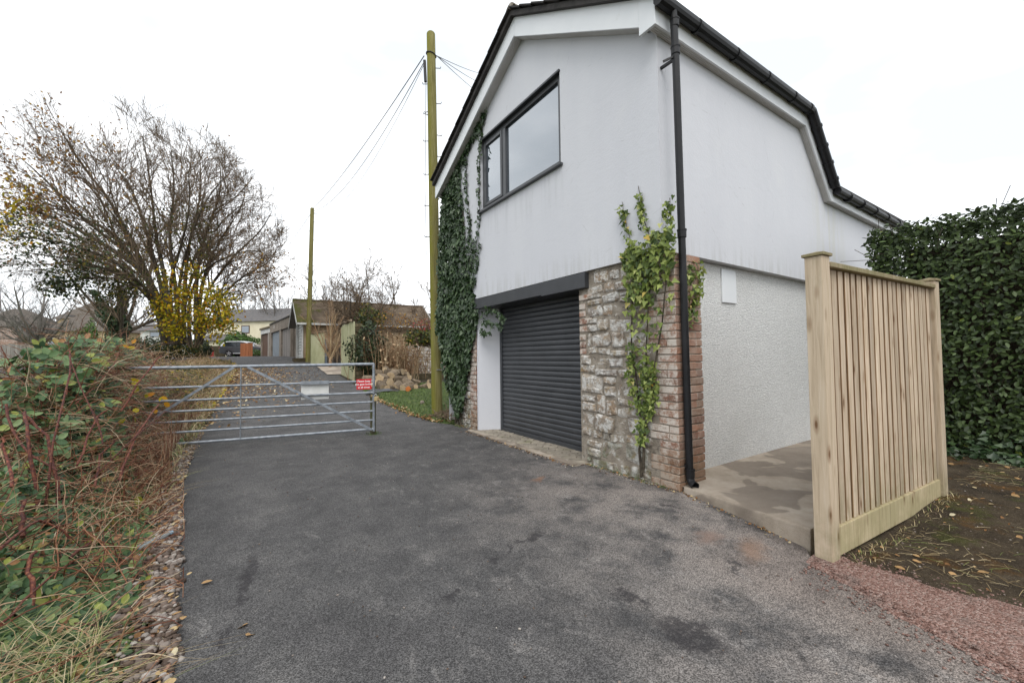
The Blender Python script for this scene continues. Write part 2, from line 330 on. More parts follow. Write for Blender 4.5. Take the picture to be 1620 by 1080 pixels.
M['straw'] = canemat('dry_straw', [(0, (.24, .17, .08)), (.4, (.40, .31, .165)), (.72, (.54, .45, .27)), (.86, (.22, .25, .07)), (1, (.13, .18, .04))])
M['brownreed'] = canemat('dead_brown_stems', [(0, (.19, .10, .05)), (.4, (.33, .20, .105)), (.8, (.46, .34, .20)), (1, (.54, .43, .28))])
M['grass'] = canemat('green_grass', [(0, (.05, .09, .015)), (.5, (.085, .145, .025)), (.85, (.13, .19, .04)), (1, (.25, .23, .09))])
M['ivyDark'] = leafmat('dark_ivy_leaves', [(0, (.016, .034, .012)), (.5, (.030, .058, .020)), (.85, (.055, .092, .035)), (1, (.10, .14, .07))], .42, .45, .12)
M['ivyLime'] = leafmat('lime_ivy_leaves', [(0, (.045, .075, .018)), (.35, (.105, .15, .030)), (.7, (.20, .25, .05)), (.93, (.32, .37, .11)), (.985, (.42, .42, .16)), (1, (.45, .28, .03))], .5, .35, .25)
M['laurel'] = leafmat('hedge_leaves', [(0, (.018, .030, .010)), (.45, (.036, .058, .016)), (.8, (.062, .094, .026)), (.985, (.085, .13, .04)), (1, (.22, .26, .04))], .5, .35, .15)
M['bramble'] = leafmat('bramble_leaves', [(0, (.026, .055, .024)), (.35, (.055, .108, .042)), (.65, (.095, .165, .06)), (.85, (.16, .22, .09)), (.94, (.26, .29, .05)), (.965, (.24, .10, .04)), (1, (.30, .16, .06))], .5, .4, .2)
M['yellowleaf'] = leafmat('yellow_leaves', [(0, (.16, .17, .012)), (.3, (.33, .29, .015)), (.7, (.50, .37, .015)), (.9, (.52, .26, .015)), (1, (.40, .14, .02))], .6, .25, .35)
M['orangeleaf'] = leafmat('orange_brown_leaves', [(0, (.12, .055, .022)), (.5, (.24, .11, .03)), (.8, (.36, .19, .03)), (1, (.45, .28, .03))], .6, .25, .3)
M['olive'] = leafmat('olive_leaves', [(0, (.018, .03, .010)), (.4, (.04, .058, .014)), (.75, (.085, .09, .018)), (.92, (.17, .13, .02)), (1, (.28, .20, .02))], .55, .3, .25)
M['darkleaf'] = leafmat('dark_green_leaves', [(0, (.012, .022, .009)), (.6, (.026, .042, .014)), (1, (.06, .075, .025))], .5, .35, .15)
M['bushgreen'] = leafmat('bright_bush_leaves', [(0, (.03, .065, .012)), (.6, (.06, .12, .02)), (1, (.10, .17, .04))], .6, .3, .2)
M['fallen'] = leafmat('fallen_leaves', [(0, (.15, .075, .03)), (.35, (.27, .14, .055)), (.65, (.38, .24, .11)), (.85, (.46, .36, .20)), (1, (.50, .44, .30))], .7, .2, .1)
def pebmat():
    s = NT('pebbles'); c = s.ramp(s.isl, [(0, (.065, .045, .034)), (.35, (.13, .092, .070)), (.6, (.19, .15, .125)), (.82, (.27, .23, .20)), (.96, (.42, .38, .34)), (1, (.28, .14, .085))])
    c = s.mix(s.rng(s.noise(60, 5), .45, .7, 0, .4), c, s.hsv(c, v=.55)); return s.done(c, .8, s.bump(s.noise(120, 4), .004, 1), .25)
M['pebblestone'] = pebmat()
M['logbark'] = pmat('log_bark', [(.3, (.10, .075, .05)), (.6, (.19, .145, .10)), (.8, (.27, .215, .15))], 14, 5, rough=.95, bump=(40, .02), rnd='obj')
M['logend'] = pmat('sawn_log_end', [(.3, (.30, .21, .12)), (.6, (.42, .32, .2)), (.8, (.50, .40, .27))], 10, 5, rough=.9, rnd='obj', rv=.3)
M['logorange'] = pmat('fresh_orange_log_end', [(.3, (.42, .12, .03)), (.7, (.55, .19, .05))], 12, rough=.9)
M['greenrender'] = pmat('green_stained_render', [(.3, (.27, .275, .15)), (.5, (.36, .36, .215)), (.7, (.42, .41, .27))], 2, 6, vs=(2, 2, .6), rough=.9, over=[((.20, .18, .09), 5, .55, .75, .5)], bump=(30, .01))
M['darkstone'] = pmat('mossy_wall_edge', [(.3, (.055, .042, .022)), (.6, (.12, .095, .055)), (.8, (.19, .165, .10))], 6, 6, rough=.95, bump=(20, .04), rnd='obj')
M['tanrender'] = pmat('tan_render', [(.3, (.25, .175, .105)), (.5, (.33, .24, .15)), (.7, (.39, .30, .20))], 2, 6, rough=.9, over=[((.20, .15, .09), 3, .55, .7, .5)])
def mossroof():
    s = NT('mossy_sheet_roof'); n = s.noise(2.2, 6, .65)
    c = s.ramp(n, [(.3, (.075, .055, .040)), (.5, (.13, .098, .070)), (.7, (.18, .14, .10))])
    X = s.xyz(); f = s.math('ADD', s.noise(1.3, 6, .7), s.rng(X[0], 1.2, -1, 0, .22))
    c = s.mix(s.rng(f, .58, .72, 0, .8), c, (.075, .08, .014)); c = s.mix(s.rng(s.noise(3, 5), .58, .7, 0, .5), c, (.15, .085, .03))
    return s.done(c, .92, s.bump(s.noise(20, 5), .02, 1), .15)
M['mossroof'] = mossroof()
M['greyroof'] = pmat('grey_slate_roof', [(.3, (.085, .08, .08)), (.7, (.14, .132, .13))], 3, 5, rough=.8, over=[((.17, .14, .10), 2, .52, .7, .5)])
M['brownroof'] = pmat('brown_tile_roof', [(.3, (.085, .07, .058)), (.7, (.135, .115, .095))], 3, 5, rough=.85)
M['cream'] = pmat('cream_render', [(.3, (.62, .56, .40)), (.7, (.70, .645, .49))], 2, rough=.9)
M['yellowwall'] = pmat('yellow_stone_wall', [(.3, (.36, .27, .155)), (.7, (.48, .385, .24))], 3, 6, rough=.9)
M['whitewall'] = pmat('offwhite_paint', [(.3, (.50, .50, .475)), (.7, (.60, .60, .575))], 3, 5, rough=.7, over=[((.33, .33, .26), 5, .55, .75, .5)])
M['greywood'] = pmat('grey_weathered_boards', [(.3, (.19, .17, .155)), (.7, (.29, .265, .245))], 4, 5, vs=(6, 6, .4), rough=.9, rnd='obj', rv=.2)
M['greyconc'] = pmat('grey_stained_concrete', [(.3, (.15, .125, .10)), (.6, (.26, .22, .18)), (.8, (.34, .30, .25))], 2.5, 6, vs=(1.5, 1.5, .5), rough=.9, over=[((.07, .06, .055), 4, .55, .75, .6)])
M['bluedoor'] = pmat('blue_grey_door', [(.3, (.17, .20, .225)), (.7, (.24, .27, .30))], 3, 5, rough=.6)
M['browndoor'] = pmat('brown_door', [(.3, (.075, .042, .027)), (.7, (.125, .07, .045))], 4, 5, vs=(5, 5, .4), rough=.7)
M['orangewood'] = pmat('orange_brown_boards', [(.3, (.22, .075, .03)), (.7, (.32, .12, .05))], 4, 5, vs=(6, 6, .4), rough=.7, rnd='obj', rv=.2)
M['slateblue'] = pmat('slate_blue_paint', [(.3, (.08, .095, .11)), (.7, (.12, .14, .155))], 5, rough=.7)
M['carpaint'] = pmat('dark_grey_car_paint', [(.4, (.030, .032, .036)), (.6, (.036, .038, .043))], 3, rough=.28, spec=.6)
M['carwhite'] = pmat('pale_car_roof', [(.4, (.70, .72, .74)), (.6, (.74, .76, .78))], 3, rough=.3, spec=.6)
M['carglass'] = pmat('dark_car_glass', [(.4, (.02, .024, .028)), (.6, (.03, .034, .04))], 3, rough=.08, spec=.6)
M['tyre'] = pmat('tyre_rubber', [(.4, (.016, .016, .016)), (.6, (.022, .022, .022))], 9, rough=.85)
M['alloy'] = pmat('alloy_wheel', [(.4, (.40, .40, .41)), (.6, (.5, .5, .51))], 9, rough=.4, metal=.5)
M['redplastic'] = pmat('red_plastic', [(.4, (.26, .03, .025)), (.6, (.33, .045, .035))], 9, rough=.4)
M['paver'] = pmat('old_paving_brick', [(.3, (.20, .175, .14)), (.6, (.29, .255, .205)), (.8, (.36, .33, .27))], 12, 6, rough=.92, rnd='obj', rv=.2, bump=(50, .01), over=[((.11, .115, .04), 3, .55, .7, .7)])
M['clearglass'] = pmat('pale_bottle_glass', [(.4, (.16, .19, .19)), (.6, (.30, .34, .34))], 9, rough=.1, spec=.6)
M['bluecap'] = pmat('pale_blue_cap', [(.4, (.25, .42, .55)), (.6, (.3, .47, .6))], 9, rough=.4)

# ------------------------------------------------------------------ mesh helpers
ROOT = {}
def thing(name, label, cat, loc=(0, 0, 0), rz=0, group=None):
    o = bpy.data.objects.new(name, None); COL.objects.link(o); o.empty_display_size = .1
    o.location = tuple(loc); o.rotation_euler = (0, 0, rz); o['label'] = label; o['category'] = cat
    if group: o['group'] = group
    return o
def tag(o, label, cat, group=None):
    o['label'] = label; o['category'] = cat
    if group: o['group'] = group
    return o
def kind(o, k): o['kind'] = k; return o
def fin(o, mats, smooth):
    for m in (mats if isinstance(mats, (list, tuple)) else [mats]): o.data.materials.append(M[m] if isinstance(m, str) else m)
    if smooth: o.data.shade_smooth()
    return o
def link(me, name, parent=None, loc=(0, 0, 0), rot=(0, 0, 0)):
    o = bpy.data.objects.new(name, me); COL.objects.link(o); o.location = tuple(loc); o.rotation_euler = tuple(rot)
    if parent: o.parent = parent
    return o
class MB:
    def __init__(s): s.v = []; s.f = []; s.mi = []
    def add(s, vs, fs, mi=0):
        n = len(s.v); s.v += [tuple(map(float, p)) for p in vs]; s.f += [tuple(n+i for i in f) for f in fs]; s.mi += [mi]*len(fs); return s
    def box(s, x0, x1, y0, y1, z0, z1, mi=0):
        return s.add([(x0, y0, z0), (x1, y0, z0), (x1, y1, z0), (x0, y1, z0), (x0, y0, z1), (x1, y0, z1), (x1, y1, z1), (x0, y1, z1)],
                     [(0, 3, 2, 1), (4, 5, 6, 7), (0, 1, 5, 4), (1, 2, 6, 5), (2, 3, 7, 6), (3, 0, 4, 7)], mi)
    def prism(s, pts, vec, mi=0):
        pts = [Vector(p) for p in pts]; vec = Vector(vec); n = len(pts)
        nr = sum(((pts[i]-pts[0]).cross(pts[(i+1) % n]-pts[0]) for i in range(1, n-1)), Vector())
        if nr.dot(vec) > 0: pts = pts[::-1]
        return s.add(pts+[p+vec for p in pts], [tuple(range(n)), tuple(range(2*n-1, n-1, -1))]+[(i, i+n, (i+1) % n+n, (i+1) % n) for i in range(n)], mi)
    def quad(s, a, b, c, d, mi=0): return s.add([a, b, c, d], [(0, 1, 2, 3)], mi)
    def poly(s, pts, mi=0): return s.add(pts, [tuple(range(len(pts)))], mi)
    def bar(s, a, b, w, h, up=(0, 0, 1), mi=0):
        a, b = Vector(a), Vector(b); d = (b-a).normalized(); sd = d.cross(Vector(up)).normalized(); u2 = sd.cross(d)
        vs = [p+sd*i*w/2+u2*j*h/2 for p in (a, b) for (i, j) in ((-1, -1), (1, -1), (1, 1), (-1, 1))]
        return s.add(vs, [(0, 1, 2, 3), (7, 6, 5, 4), (0, 4, 5, 1), (1, 5, 6, 2), (2, 6, 7, 3), (3, 7, 4, 0)], mi)
    def tube(s, pts, r, n=8, mi=0, cap=True):
        pts = [Vector(p) for p in pts]; k = len(pts); rs = r if isinstance(r, (list, tuple, np.ndarray)) else [r]*k
        vs = []; ref = None
        for i, p in enumerate(pts):
            t = (pts[min(i+1, k-1)]-pts[max(i-1, 0)]).normalized()
            if ref is None: ref = t.orthogonal().normalized()
            ref = (ref-t*ref.dot(t)).normalized(); b = t.cross(ref)
            for j in range(n):
                a = 2*math.pi*j/n; vs.append(p+(ref*math.cos(a)+b*math.sin(a))*rs[i])
        fs = [(i*n+j, i*n+(j+1) % n, (i+1)*n+(j+1) % n, (i+1)*n+j) for i in range(k-1) for j in range(n)]
        s.add(vs, fs, mi)
        if cap: s.add([vs[j] for j in range(n)], [tuple(range(n-1, -1, -1))], mi); s.add(vs[-n:], [tuple(range(n))], mi)
        return s
    def mesh(s, name, bevel=0, seg=2):
        me = bpy.data.meshes.new(name); me.from_pydata(s.v, [], s.f)
        me.polygons.foreach_set('material_index', s.mi)
        if bevel:
            bm = bmesh.new(); bm.from_mesh(me); bmesh.ops.remove_doubles(bm, verts=bm.verts, dist=1e-5)
            es = [e for e in bm.edges if len(e.link_faces) == 2 and e.calc_face_angle(0) > .4]
            bmesh.ops.bevel(bm, geom=es, offset=bevel, segments=seg, affect='EDGES', profile=.6, clamp_overlap=True)
            bm.to_mesh(me); bm.free()
        me.update(); return me
    def obj(s, name, mats, parent=None, bevel=0, smooth=False, loc=(0, 0, 0), rot=(0, 0, 0)):
        return fin(link(s.mesh(name, bevel), name, parent, loc, rot), mats, smooth)
def npmesh(name, Vx, faces):
    """Vx (n,3); faces: list of int arrays (m,k)"""
    me = bpy.data.meshes.new(name); Vx = np.ascontiguousarray(Vx, np.float32)
    me.vertices.add(len(Vx)); me.vertices.foreach_set('co', Vx.ravel())
    tot = np.concatenate([np.full(len(f), f.shape[1], np.int32) for f in faces]); lv = np.concatenate([f.ravel() for f in faces]).astype(np.int32)
    me.loops.add(len(lv)); me.loops.foreach_set('vertex_index', lv)
    me.polygons.add(len(tot)); st = np.concatenate([[0], np.cumsum(tot)[:-1]]).astype(np.int32)
    me.polygons.foreach_set('loop_start', st)
    try: me.polygons.foreach_set('loop_total', tot)
    except Exception: pass
    me.update(calc_edges=True); return me
def unit(a): return a/np.maximum(np.linalg.norm(a, axis=-1, keepdims=True), 1e-9)
def half(o): return [(0, 0)]+o+[(0, 1)]
LEAF = {'ivy': [(.27, -.15), (.50, .10), (.30, .34), (.17, .66)], 'laurel': [(.17, .15), (.25, .42), (.2, .72)], 'oval': [(.26, .2), (.33, .5), (.2, .8)], 'dia': [(.27, .42)]}
def template(kindn, fold=.22):
    h = half(LEAF[kindn]); k = len(h); r = [(x, y, fold*x - .12*y*y) for x, y in h]; l = [(-x, y, fold*x - .12*y*y) for x, y in h[1:-1]]
    v = np.array(r+l); a = list(range(k)); b = [0]+list(range(k, 2*k-2))+[k-1]
    return v, [np.array([a]), np.array([b[::-1]])]
def tri_template():
    v, f = template('oval'); vs, fs = [], []
    for ang, oy in ((0, .35), (1.15, .22), (-1.15, .22)):
        c, s_ = math.cos(ang), math.sin(ang); w = v.copy()*.62
        vs.append(np.stack([w[:, 0]*c+w[:, 1]*s_, oy-w[:, 0]*s_*1+w[:, 1]*c, w[:, 2]], 1)); fs.append(f)
    n = len(v); return np.concatenate(vs), [ff+i*n for i, f2 in enumerate(fs) for ff in f2]
def leaves(P, N, T, size, tpl):
    """P points, N normals, T tip directions, size array"""
    tv, tf = tpl; N = unit(N); T = unit(T-N*np.sum(T*N, 1, keepdims=True)); Xa = np.cross(T, N)
    s = np.asarray(size).reshape(-1, 1, 1)
    Vx = P[:, None]+s*(tv[None, :, 0:1]*Xa[:, None]+tv[None, :, 1:2]*T[:, None]+tv[None, :, 2:3]*N[:, None])
    k = len(tv); off = (np.arange(len(P))*k)[:, None]
    return Vx.reshape(-1, 3), [f+off for f in tf]
def leafobj(name, P, N, T, size, tpl, mat, parent=None):
    Vx, fs = leaves(np.asarray(P), np.asarray(N), np.asarray(T), size, tpl)
    return fin(link(npmesh(name, Vx, fs), name, parent), mat, False)
def tubes(P, R, n=3):
    """P (N,K,3), R (N,K)"""
    N_, K = R.shape; t = np.gradient(P, axis=1); t = unit(t); ref = unit(np.cross(t, np.where(np.abs(t[..., 2:3]) > .9, np.array([1., 0, 0]), np.array([0, 0, 1.])))); b = np.cross(t, ref)
    a = np.arange(n)*2*math.pi/n
    Vx = P[:, :, None]+R[:, :, None, None]*(np.cos(a)[None, None, :, None]*ref[:, :, None]+np.sin(a)[None, None, :, None]*b[:, :, None])
    i = np.arange(K-1)[:, None]; j = np.arange(n)[None]
    q = np.stack([i*n+j, i*n+(j+1) % n, (i+1)*n+(j+1) % n, (i+1)*n+j], -1).reshape(-1, 4)
    return Vx.reshape(-1, 3), (np.arange(N_)*K*n)[:, None, None]+q[None]
def tubeobj(name, sets, mat, parent=None, smooth=True):
    """sets: list of (P,R,n)"""
    vs, fs, o = [], [], 0
    for P, R, n in sets:
        v, f = tubes(P, R, n); vs.append(v); fs.append(f.reshape(-1, 4)+o); o += len(v)
    return fin(link(npmesh(name, np.concatenate(vs), [np.concatenate(fs)]), name, parent), mat, smooth)
def bladeobj(name, P, h, w, lean, mat, rs, parent=None, up=None):
    n = len(P); a = rs.uniform(0, 6.283, n); d = np.stack([np.cos(a), np.sin(a), np.zeros(n)], 1); sd = np.stack([-np.sin(a), np.cos(a), np.zeros(n)], 1)
    h = np.asarray(h); ln = lean*rs.uniform(.3, 1.5, n)*h
    ts = [0, .45, .8, 1]; ws = [1, .8, .45, .05]; rows = []
    for t, q in zip(ts, ws):
        c = P+d*(ln*t*t)[:, None]+np.array([0, 0, 1.])*(h*(t-.35*lean*t*t))[:, None]
        rows += [c-sd*(w*q/2), c+sd*(w*q/2)]
    Vx = np.stack(rows, 1).reshape(-1, 3); q = np.array([[0, 1, 3, 2], [2, 3, 5, 4], [4, 5, 7, 6]])
    f = ((np.arange(n)*8)[:, None, None]+q[None]).reshape(-1, 4)
    return fin(link(npmesh(name, Vx, [f]), name, parent), mat, False)
def resample(ctrl, K):
    c = np.array(ctrl, float); n = len(c); t = np.linspace(0, n-1, K); i = np.clip(t.astype(int), 0, n-2); f = (t-i)[:, None]
    p0 = c[np.maximum(i-1, 0)]; p1 = c[i]; p2 = c[i+1]; p3 = c[np.minimum(i+2, n-1)]
    return .5*(2*p1+(p2-p0)*f+(2*p0-5*p1+4*p2-p3)*f*f+(3*p1-p0-3*p2+p3)*f**3)
def grow(rs, P, R, levels, K=6, out_dir=None):
    """vectorised branching. levels: (children per parent, angle, length ratio, up pull, wobble, tmin, end radius factor)"""
    sets = [(P, R)]
    for (m, ang, ratio, up, wob, tmin, rr) in levels:
        N_, Kp = R.shape; idx = np.repeat(np.arange(N_), m); t = rs.uniform(tmin, 1, len(idx))
        fi = t*(Kp-1); i = np.clip(fi.astype(int), 0, Kp-2); fr = (fi-i)[:, None]
        p = P[idx, i]*(1-fr)+P[idx, i+1]*fr; r = R[idx, i]*(1-fr[:, 0])+R[idx, i+1]*fr[:, 0]
        tan = unit(P[idx, i+1]-P[idx, i]); rnd = rs.normal(size=tan.shape); perp = unit(rnd-tan*np.sum(rnd*tan, 1, keepdims=True))
        an = ang*rs.uniform(.6, 1.4, len(idx))[:, None]; d = unit(tan*np.cos(an)+perp*np.sin(an)+np.array([0, 0, up]))
        plen = np.linalg.norm(np.diff(P, axis=1), axis=2).sum(1)[idx]; ln = plen*ratio*rs.uniform(.55, 1.25, len(idx))*(1.15-.5*t)
        pts = [p]; cur = d
        for k in range(1, K):
            cur = unit(cur+rs.normal(size=d.shape)*wob+np.array([0, 0, up*.35])); pts.append(pts[-1]+cur*(ln/(K-1))[:, None])
        P = np.stack(pts, 1); r0 = r*rr; R = r0[:, None]*np.linspace(1, .45, K)[None]
        sets.append((P, R))
    return sets
def inpoly(p, poly):
    poly = np.asarray(poly); x, y = p[:, 0], p[:, 1]; c = np.zeros(len(p), bool); j = len(poly)-1
    for i in range(len(poly)):
        cond = ((poly[i, 1] > y) != (poly[j, 1] > y)) & (x < (poly[j, 0]-poly[i, 0])*(y-poly[i, 1])/(poly[j, 1]-poly[i, 1]+1e-12)+poly[i, 0]); c ^= cond; j = i
    return c
def sample_poly(rs, poly, n):
    a = np.array(poly); lo, hi = a.min(0), a.max(0); o = np.zeros((0, 2))
    while len(o) < n:
        p = rs.uniform(lo, hi, (n*2, 2)); o = np.concatenate([o, p[inpoly(p, a)]])
    return o[:n]
# ================================================================== GROUND
def grid(name, xs_of_y, ys, zf, mat, k='structure', nx=10):
    """sheet over rows y; xs_of_y(y)->(x0,x1)"""
    vs, n = [], nx+1
    for y in ys:
        x0, x1 = xs_of_y(y)
        for i in range(n):
            x = x0+(x1-x0)*i/nx; vs.append((x, y, float(zf(x, y))))
    q = np.array([(j*n+i, j*n+i+1, (j+1)*n+i+1, (j+1)*n+i) for j in range(len(ys)-1) for i in range(nx)])
    o = fin(link(npmesh(name, np.array(vs), [q]), name), mat, True); return kind(o, k)
YS = sorted(set([-60, -30, -15, -8, -6, -5, -4] + list(np.arange(-3, 36, .25)) + list(ZP[1:-1, 0]) + [38, 40, 44, 50, 60, 80, 120, 200, 320]))
XG = sorted(set([-260, -160, -100, -60, -40, -30, -24, -20, -16, -13] + list(np.arange(-11, 9, .5)) + [10, 13, 18, 26, 40, 70, 120, 200]))
gv = [(x, y, float(zt(x, y))-(.2 if x >= 0 and y < 5 else .035)) for y in YS for x in XG]; n = len(XG)
fin(kind(link(npmesh('ground', np.array(gv), [np.array([(j*n+i, j*n+i+1, (j+1)*n+i+1, (j+1)*n+i) for j in range(len(YS)-1) for i in range(n-1)])]), 'ground'), 'structure'), 'field', True)

rn = np.random.RandomState(5)
def jag(y, a, s): return a*(math.sin(y*7.3+s)*.4+math.sin(y*17.1+2*s)*.35+math.sin(y*41+s*3)*.3)
def lane_x(y):
    l = np.interp(y, [-8, 0, 1, 3, 5, 9, 13, 17, 20, 24, 26, 30, 60], [-3.55, -3.68, -3.76, -3.95, -3.99, -3.93, -3.78, -3.64, -3.55, -3.9, -5.2, -7.5, -12])
    r = np.interp(y, [-8, -3.5, -2.09, -1.87, -1.2, -1.1, 0, .3, 4.3, 4.75, 5.15, 6.3, 8.6, 10.5, 12, 15.5, 16, 22, 26.5, 27, 60], [-1.3, -1.0, -.8, -.71, -.42, -.28, .03, .1, .1, -.1, -.25, -.36, -.40, -.3, -.2, -.1, .1, .1, -.5, 3, 6])
    return l+jag(y, .025, 1), r+(jag(y, .03, 4) if not -1.15 < y < 4.4 else 0)
lys = sorted(set(list(np.arange(-8, -2.5, .25))+list(np.arange(-2.5, 6, .05))+list(np.arange(6, 30, .15))+list(ZP[2:-2, 0])+[34, 38, 44, 50, 60]))
grid('lane', lane_x, lys, lambda x, y: zt(x, y), 'asphalt', nx=8)
# red chipping patch and bare soil to the right of the lane
def red_x(y):
    lx_ = lane_x(y)[1]-.14
    r = np.interp(y, [-8, -3.5, -2.05, -1.75, -1.33, -1.25], [.1, .0, -.17, -.30, -.27, -.36]); return lx_, r+jag(y, .04, 2)
def soilz(x, y): return zt(x, y)-.008+.03*ss(-.3, .6, x)*math.sin(x*3+y*2)*.5+.045*ss(.2, 1.7, x)*ss(-3.5, -1.5, y)
grid('bare_soil', lambda y: (-.75 if y < -1.27 else 1.9, 9), np.arange(-8, -.15, .12), soilz, 'soil', nx=40)
grid('red_gravel_path', red_x, np.arange(-8, -1.22, .06), lambda x, y: zt(x, y)-.004+.018*float(ss(lane_x(y)[1]-.14, lane_x(y)[1]+.02, x)), 'redgravel', nx=8)
# concrete slab beside the pebbledashed wall
def slabz(y): return .045+.085*min(1.2, max(0, -y)/1.16)
mb = MB(); rows = []
fe = [(.03, -.02), (-.045, -.3), (-.13, -.6), (-.21, -.86), (-.30, -1.17)]
top = [(x, y, slabz(y)) for x, y in fe]; bot = [(x-.015, y, -.05) for x, y in fe]
bk = [(7 if y > -.4 else 1.87, y+.35 if y > -.1 else (y+.1 if y > -.4 else y-.12), slabz(y)-.01) for x, y in fe]
for i in range(4):
    mb.quad(top[i], top[i+1], bk[i+1], bk[i]); mb.quad(bot[i], bot[i+1], top[i+1], top[i])
mb.quad(top[4], bot[4], (1.87, -1.29, -.05), bk[4])
mb.quad((.03, -.02, slabz(0)), (7, .33, slabz(0)-.02), (7, .34, slabz(0)-.02), (.03, .34, slabz(0)))
kind(mb.obj('concrete_slab', 'concrete', bevel=.012), 'structure')
# lawn verge
def lawn_x(y): return lane_x(y)[1]-.02, 4.2
def lawnz(x, y): return zt(x, y)+.002+.05*ss(0, .35, x-lane_x(y)[1])+.02*math.sin(x*4)*math.sin(y*3)
grid('lawn', lawn_x, np.arange(4.9, 11.6, .12), lawnz, 'lawn', nx=24)
grid('garden_ground', lambda y: (lane_x(y)[1]-.02, 12), np.arange(11.5, 22.4, .25), lambda x, y: zt(x, y)+.02, 'litter', nx=12)
# street and verge beyond the bramble bank
grid('street', lambda y: (-14.5, -8.6), [y for y in YS if -16 < y < 81], lambda x, y: zt(x, y)+.0, 'asphalt', nx=14)
grid('grass_verge', lambda y: (-24, -14.55), [y for y in YS if -16 < y < 81], lambda x, y: zt(x, y)+.05, 'grass', nx=10)

# ================================================================== HOUSE WITH GARAGE
H = thing('garage_house', 'white rendered two storey house with grey roller shutter garage and stone corner', 'house')
RX = -.17                                  # front of the barge boards
ER, RI, EL = (-.03, 4.659), (2.41, 6.19), (5.34, 4.74)
W = MB(); x0 = -.02
cols = [(.12, 1.6), (1.6, 3.70), (3.70, 5.05)]
def rz(y): return np.interp(y, [ER[0], RI[0], EL[0]], [ER[1], RI[1], EL[1]])-.14
B0 = 2.285
for a, b in cols:
    if a == 1.6:
        W.quad((x0, a, B0), (x0, a, 3.75), (x0, b, 3.75), (x0, b, B0))
        W.poly([(x0, a, 4.97), (x0, a, rz(a)), (x0, 2.41, rz(2.41)), (x0, b, rz(b)), (x0, b, 4.97)])
    else: W.poly([(x0, a, B0), (x0, a, 3.75), (x0, a, 4.97 if rz(a) > 4.97 else 4.3), (x0, a, rz(a)), (x0, b, rz(b)), (x0, b, 4.97 if b < 5 else 4.2), (x0, b, 3.75), (x0, b, B0)])
W.quad((x0, 1.6, 3.75), (.1, 1.6, 3.75), (.1, 1.6, 4.97), (x0, 1.6, 4.97)); W.quad((x0, 3.7, 3.75), (.1, 3.7, 3.75), (.1, 3.7, 4.97), (x0, 3.7, 4.97))
W.quad((x0, 1.6, 3.75), (.1, 1.6, 3.75), (.1, 3.7, 3.75), (x0, 3.7, 3.75)); W.quad((x0, 1.6, 4.97), (.1, 1.6, 4.97), (.1, 3.7, 4.97), (x0, 3.7, 4.97))
W.quad((x0, .12, B0), (.3, .12, B0), (.3, 5.05, B0), (x0, 5.05, B0))
Wr = [(x0, B0), (.40, 2.255), (.40, 2.31), (7.6, 2.27), (7.6, 3.55), (3.94, 3.58), (3.15, 4.47), (x0, 4.50)]
W.poly([(x, .12, z) for x, z in Wr])
W.quad((.40, .12, 2.31), (7.6, .12, 2.27), (7.6, .3, 2.27), (.40, .3, 2.31))
W.poly([(x0, 5.05, -.1), (7.6, 5.05, -.1), (7.6, 5.05, 3.5), (3.99, 5.05, 3.5), (3.1, 5.05, 4.6), (x0, 5.05, 4.74)])
W.quad((7.6, .12, -.1), (7.6, 5.05, -.1), (7.6, 5.05, 3.5), (7.6, .12, 3.5))
W.obj('upper_wall', 'render', H)
P = MB(); P.quad((.40, .215, -.1), (7.6, .215, -.1), (7.6, .215, 2.30), (.40, .215, 2.30)); P.obj('pebbledash_wall', 'pebble', H)
MB().box(1.17, 1.47, .196, .212, 1.875, 2.262).obj('meter_panel', 'upvc', H, bevel=.003)
# roof
sec = [(-.23, 0), (3.12, 0), (3.95, 1), (7.7, 1)]
def prof(x, low): return [(x, y, z) for y, z in ((ER[0], 3.71) if low else ER, (2.41, 4.95) if low else RI, (EL[0], 3.70) if low else EL)]
R_ = MB(); T = .075
pt = [prof(x, lo) for x, lo in sec]
for i in range(3):
    for k in range(2):
        a, b, c, d = pt[i][k], pt[i+1][k], pt[i+1][k+1], pt[i][k+1]; up = lambda p: (p[0], p[1], p[2]+T)
        R_.quad(up(a), up(b), up(c), up(d)); R_.quad(a, d, c, b)
for k, i in ((0, 0), (0, 1), (0, 2), (2, 0), (2, 1), (2, 2)):
    a, b = pt[i][k], pt[i+1][k]; R_.quad(a, b, (b[0], b[1], b[2]+T), (a[0], a[1], a[2]+T))
for k in range(2):
    for i in (0, 3):
        a, b = pt[i][k], pt[i][k+1]; R_.quad(a, b, (b[0], b[1], b[2]+T), (a[0], a[1], a[2]+T))
roof = R_.obj('roof', 'tile', H)
tm = MB().box(-.05, .27, -.165, .165, 0, .022).mesh('roof_tile', .004)
tm.materials.append(M['tile'])
def along(a, b, n, ang):
    for i in range(n):
        t = (i+.5)/n; o = link(tm, 'roof_tile', roof, (-.225, a[0]+(b[0]-a[0])*t, a[1]+(b[1]-a[1])*t+T+.012), (ang+.05*(1 if b[0] < a[0] else -1)*-1, 0, 0))
sl = math.atan2(RI[1]-ER[1], RI[0]-ER[0]); slL = math.atan2(EL[1]-RI[1], EL[0]-RI[0])
along(ER, RI, 9, sl); along(RI, EL, 10, slL)
rt = MB()
for i in range(9): rt.add(*(lambda p: (p, [(j, j+1, j+9, j+8) for j in range(7)]))([(x, 2.41+.12*math.cos(a), RI[1]+T-.03+.12*math.sin(a)) for x in (-.25+i*.38, .13+i*.38-.012) for a in np.linspace(.3, 2.84, 8)]))
rt.prism([(-.25, 2.41+.12*math.cos(a), RI[1]+T-.03+.12*math.sin(a)) for a in np.linspace(.3, 2.84, 8)], (.03, 0, 0)); rt.obj('ridge_tile', 'mortar', roof)
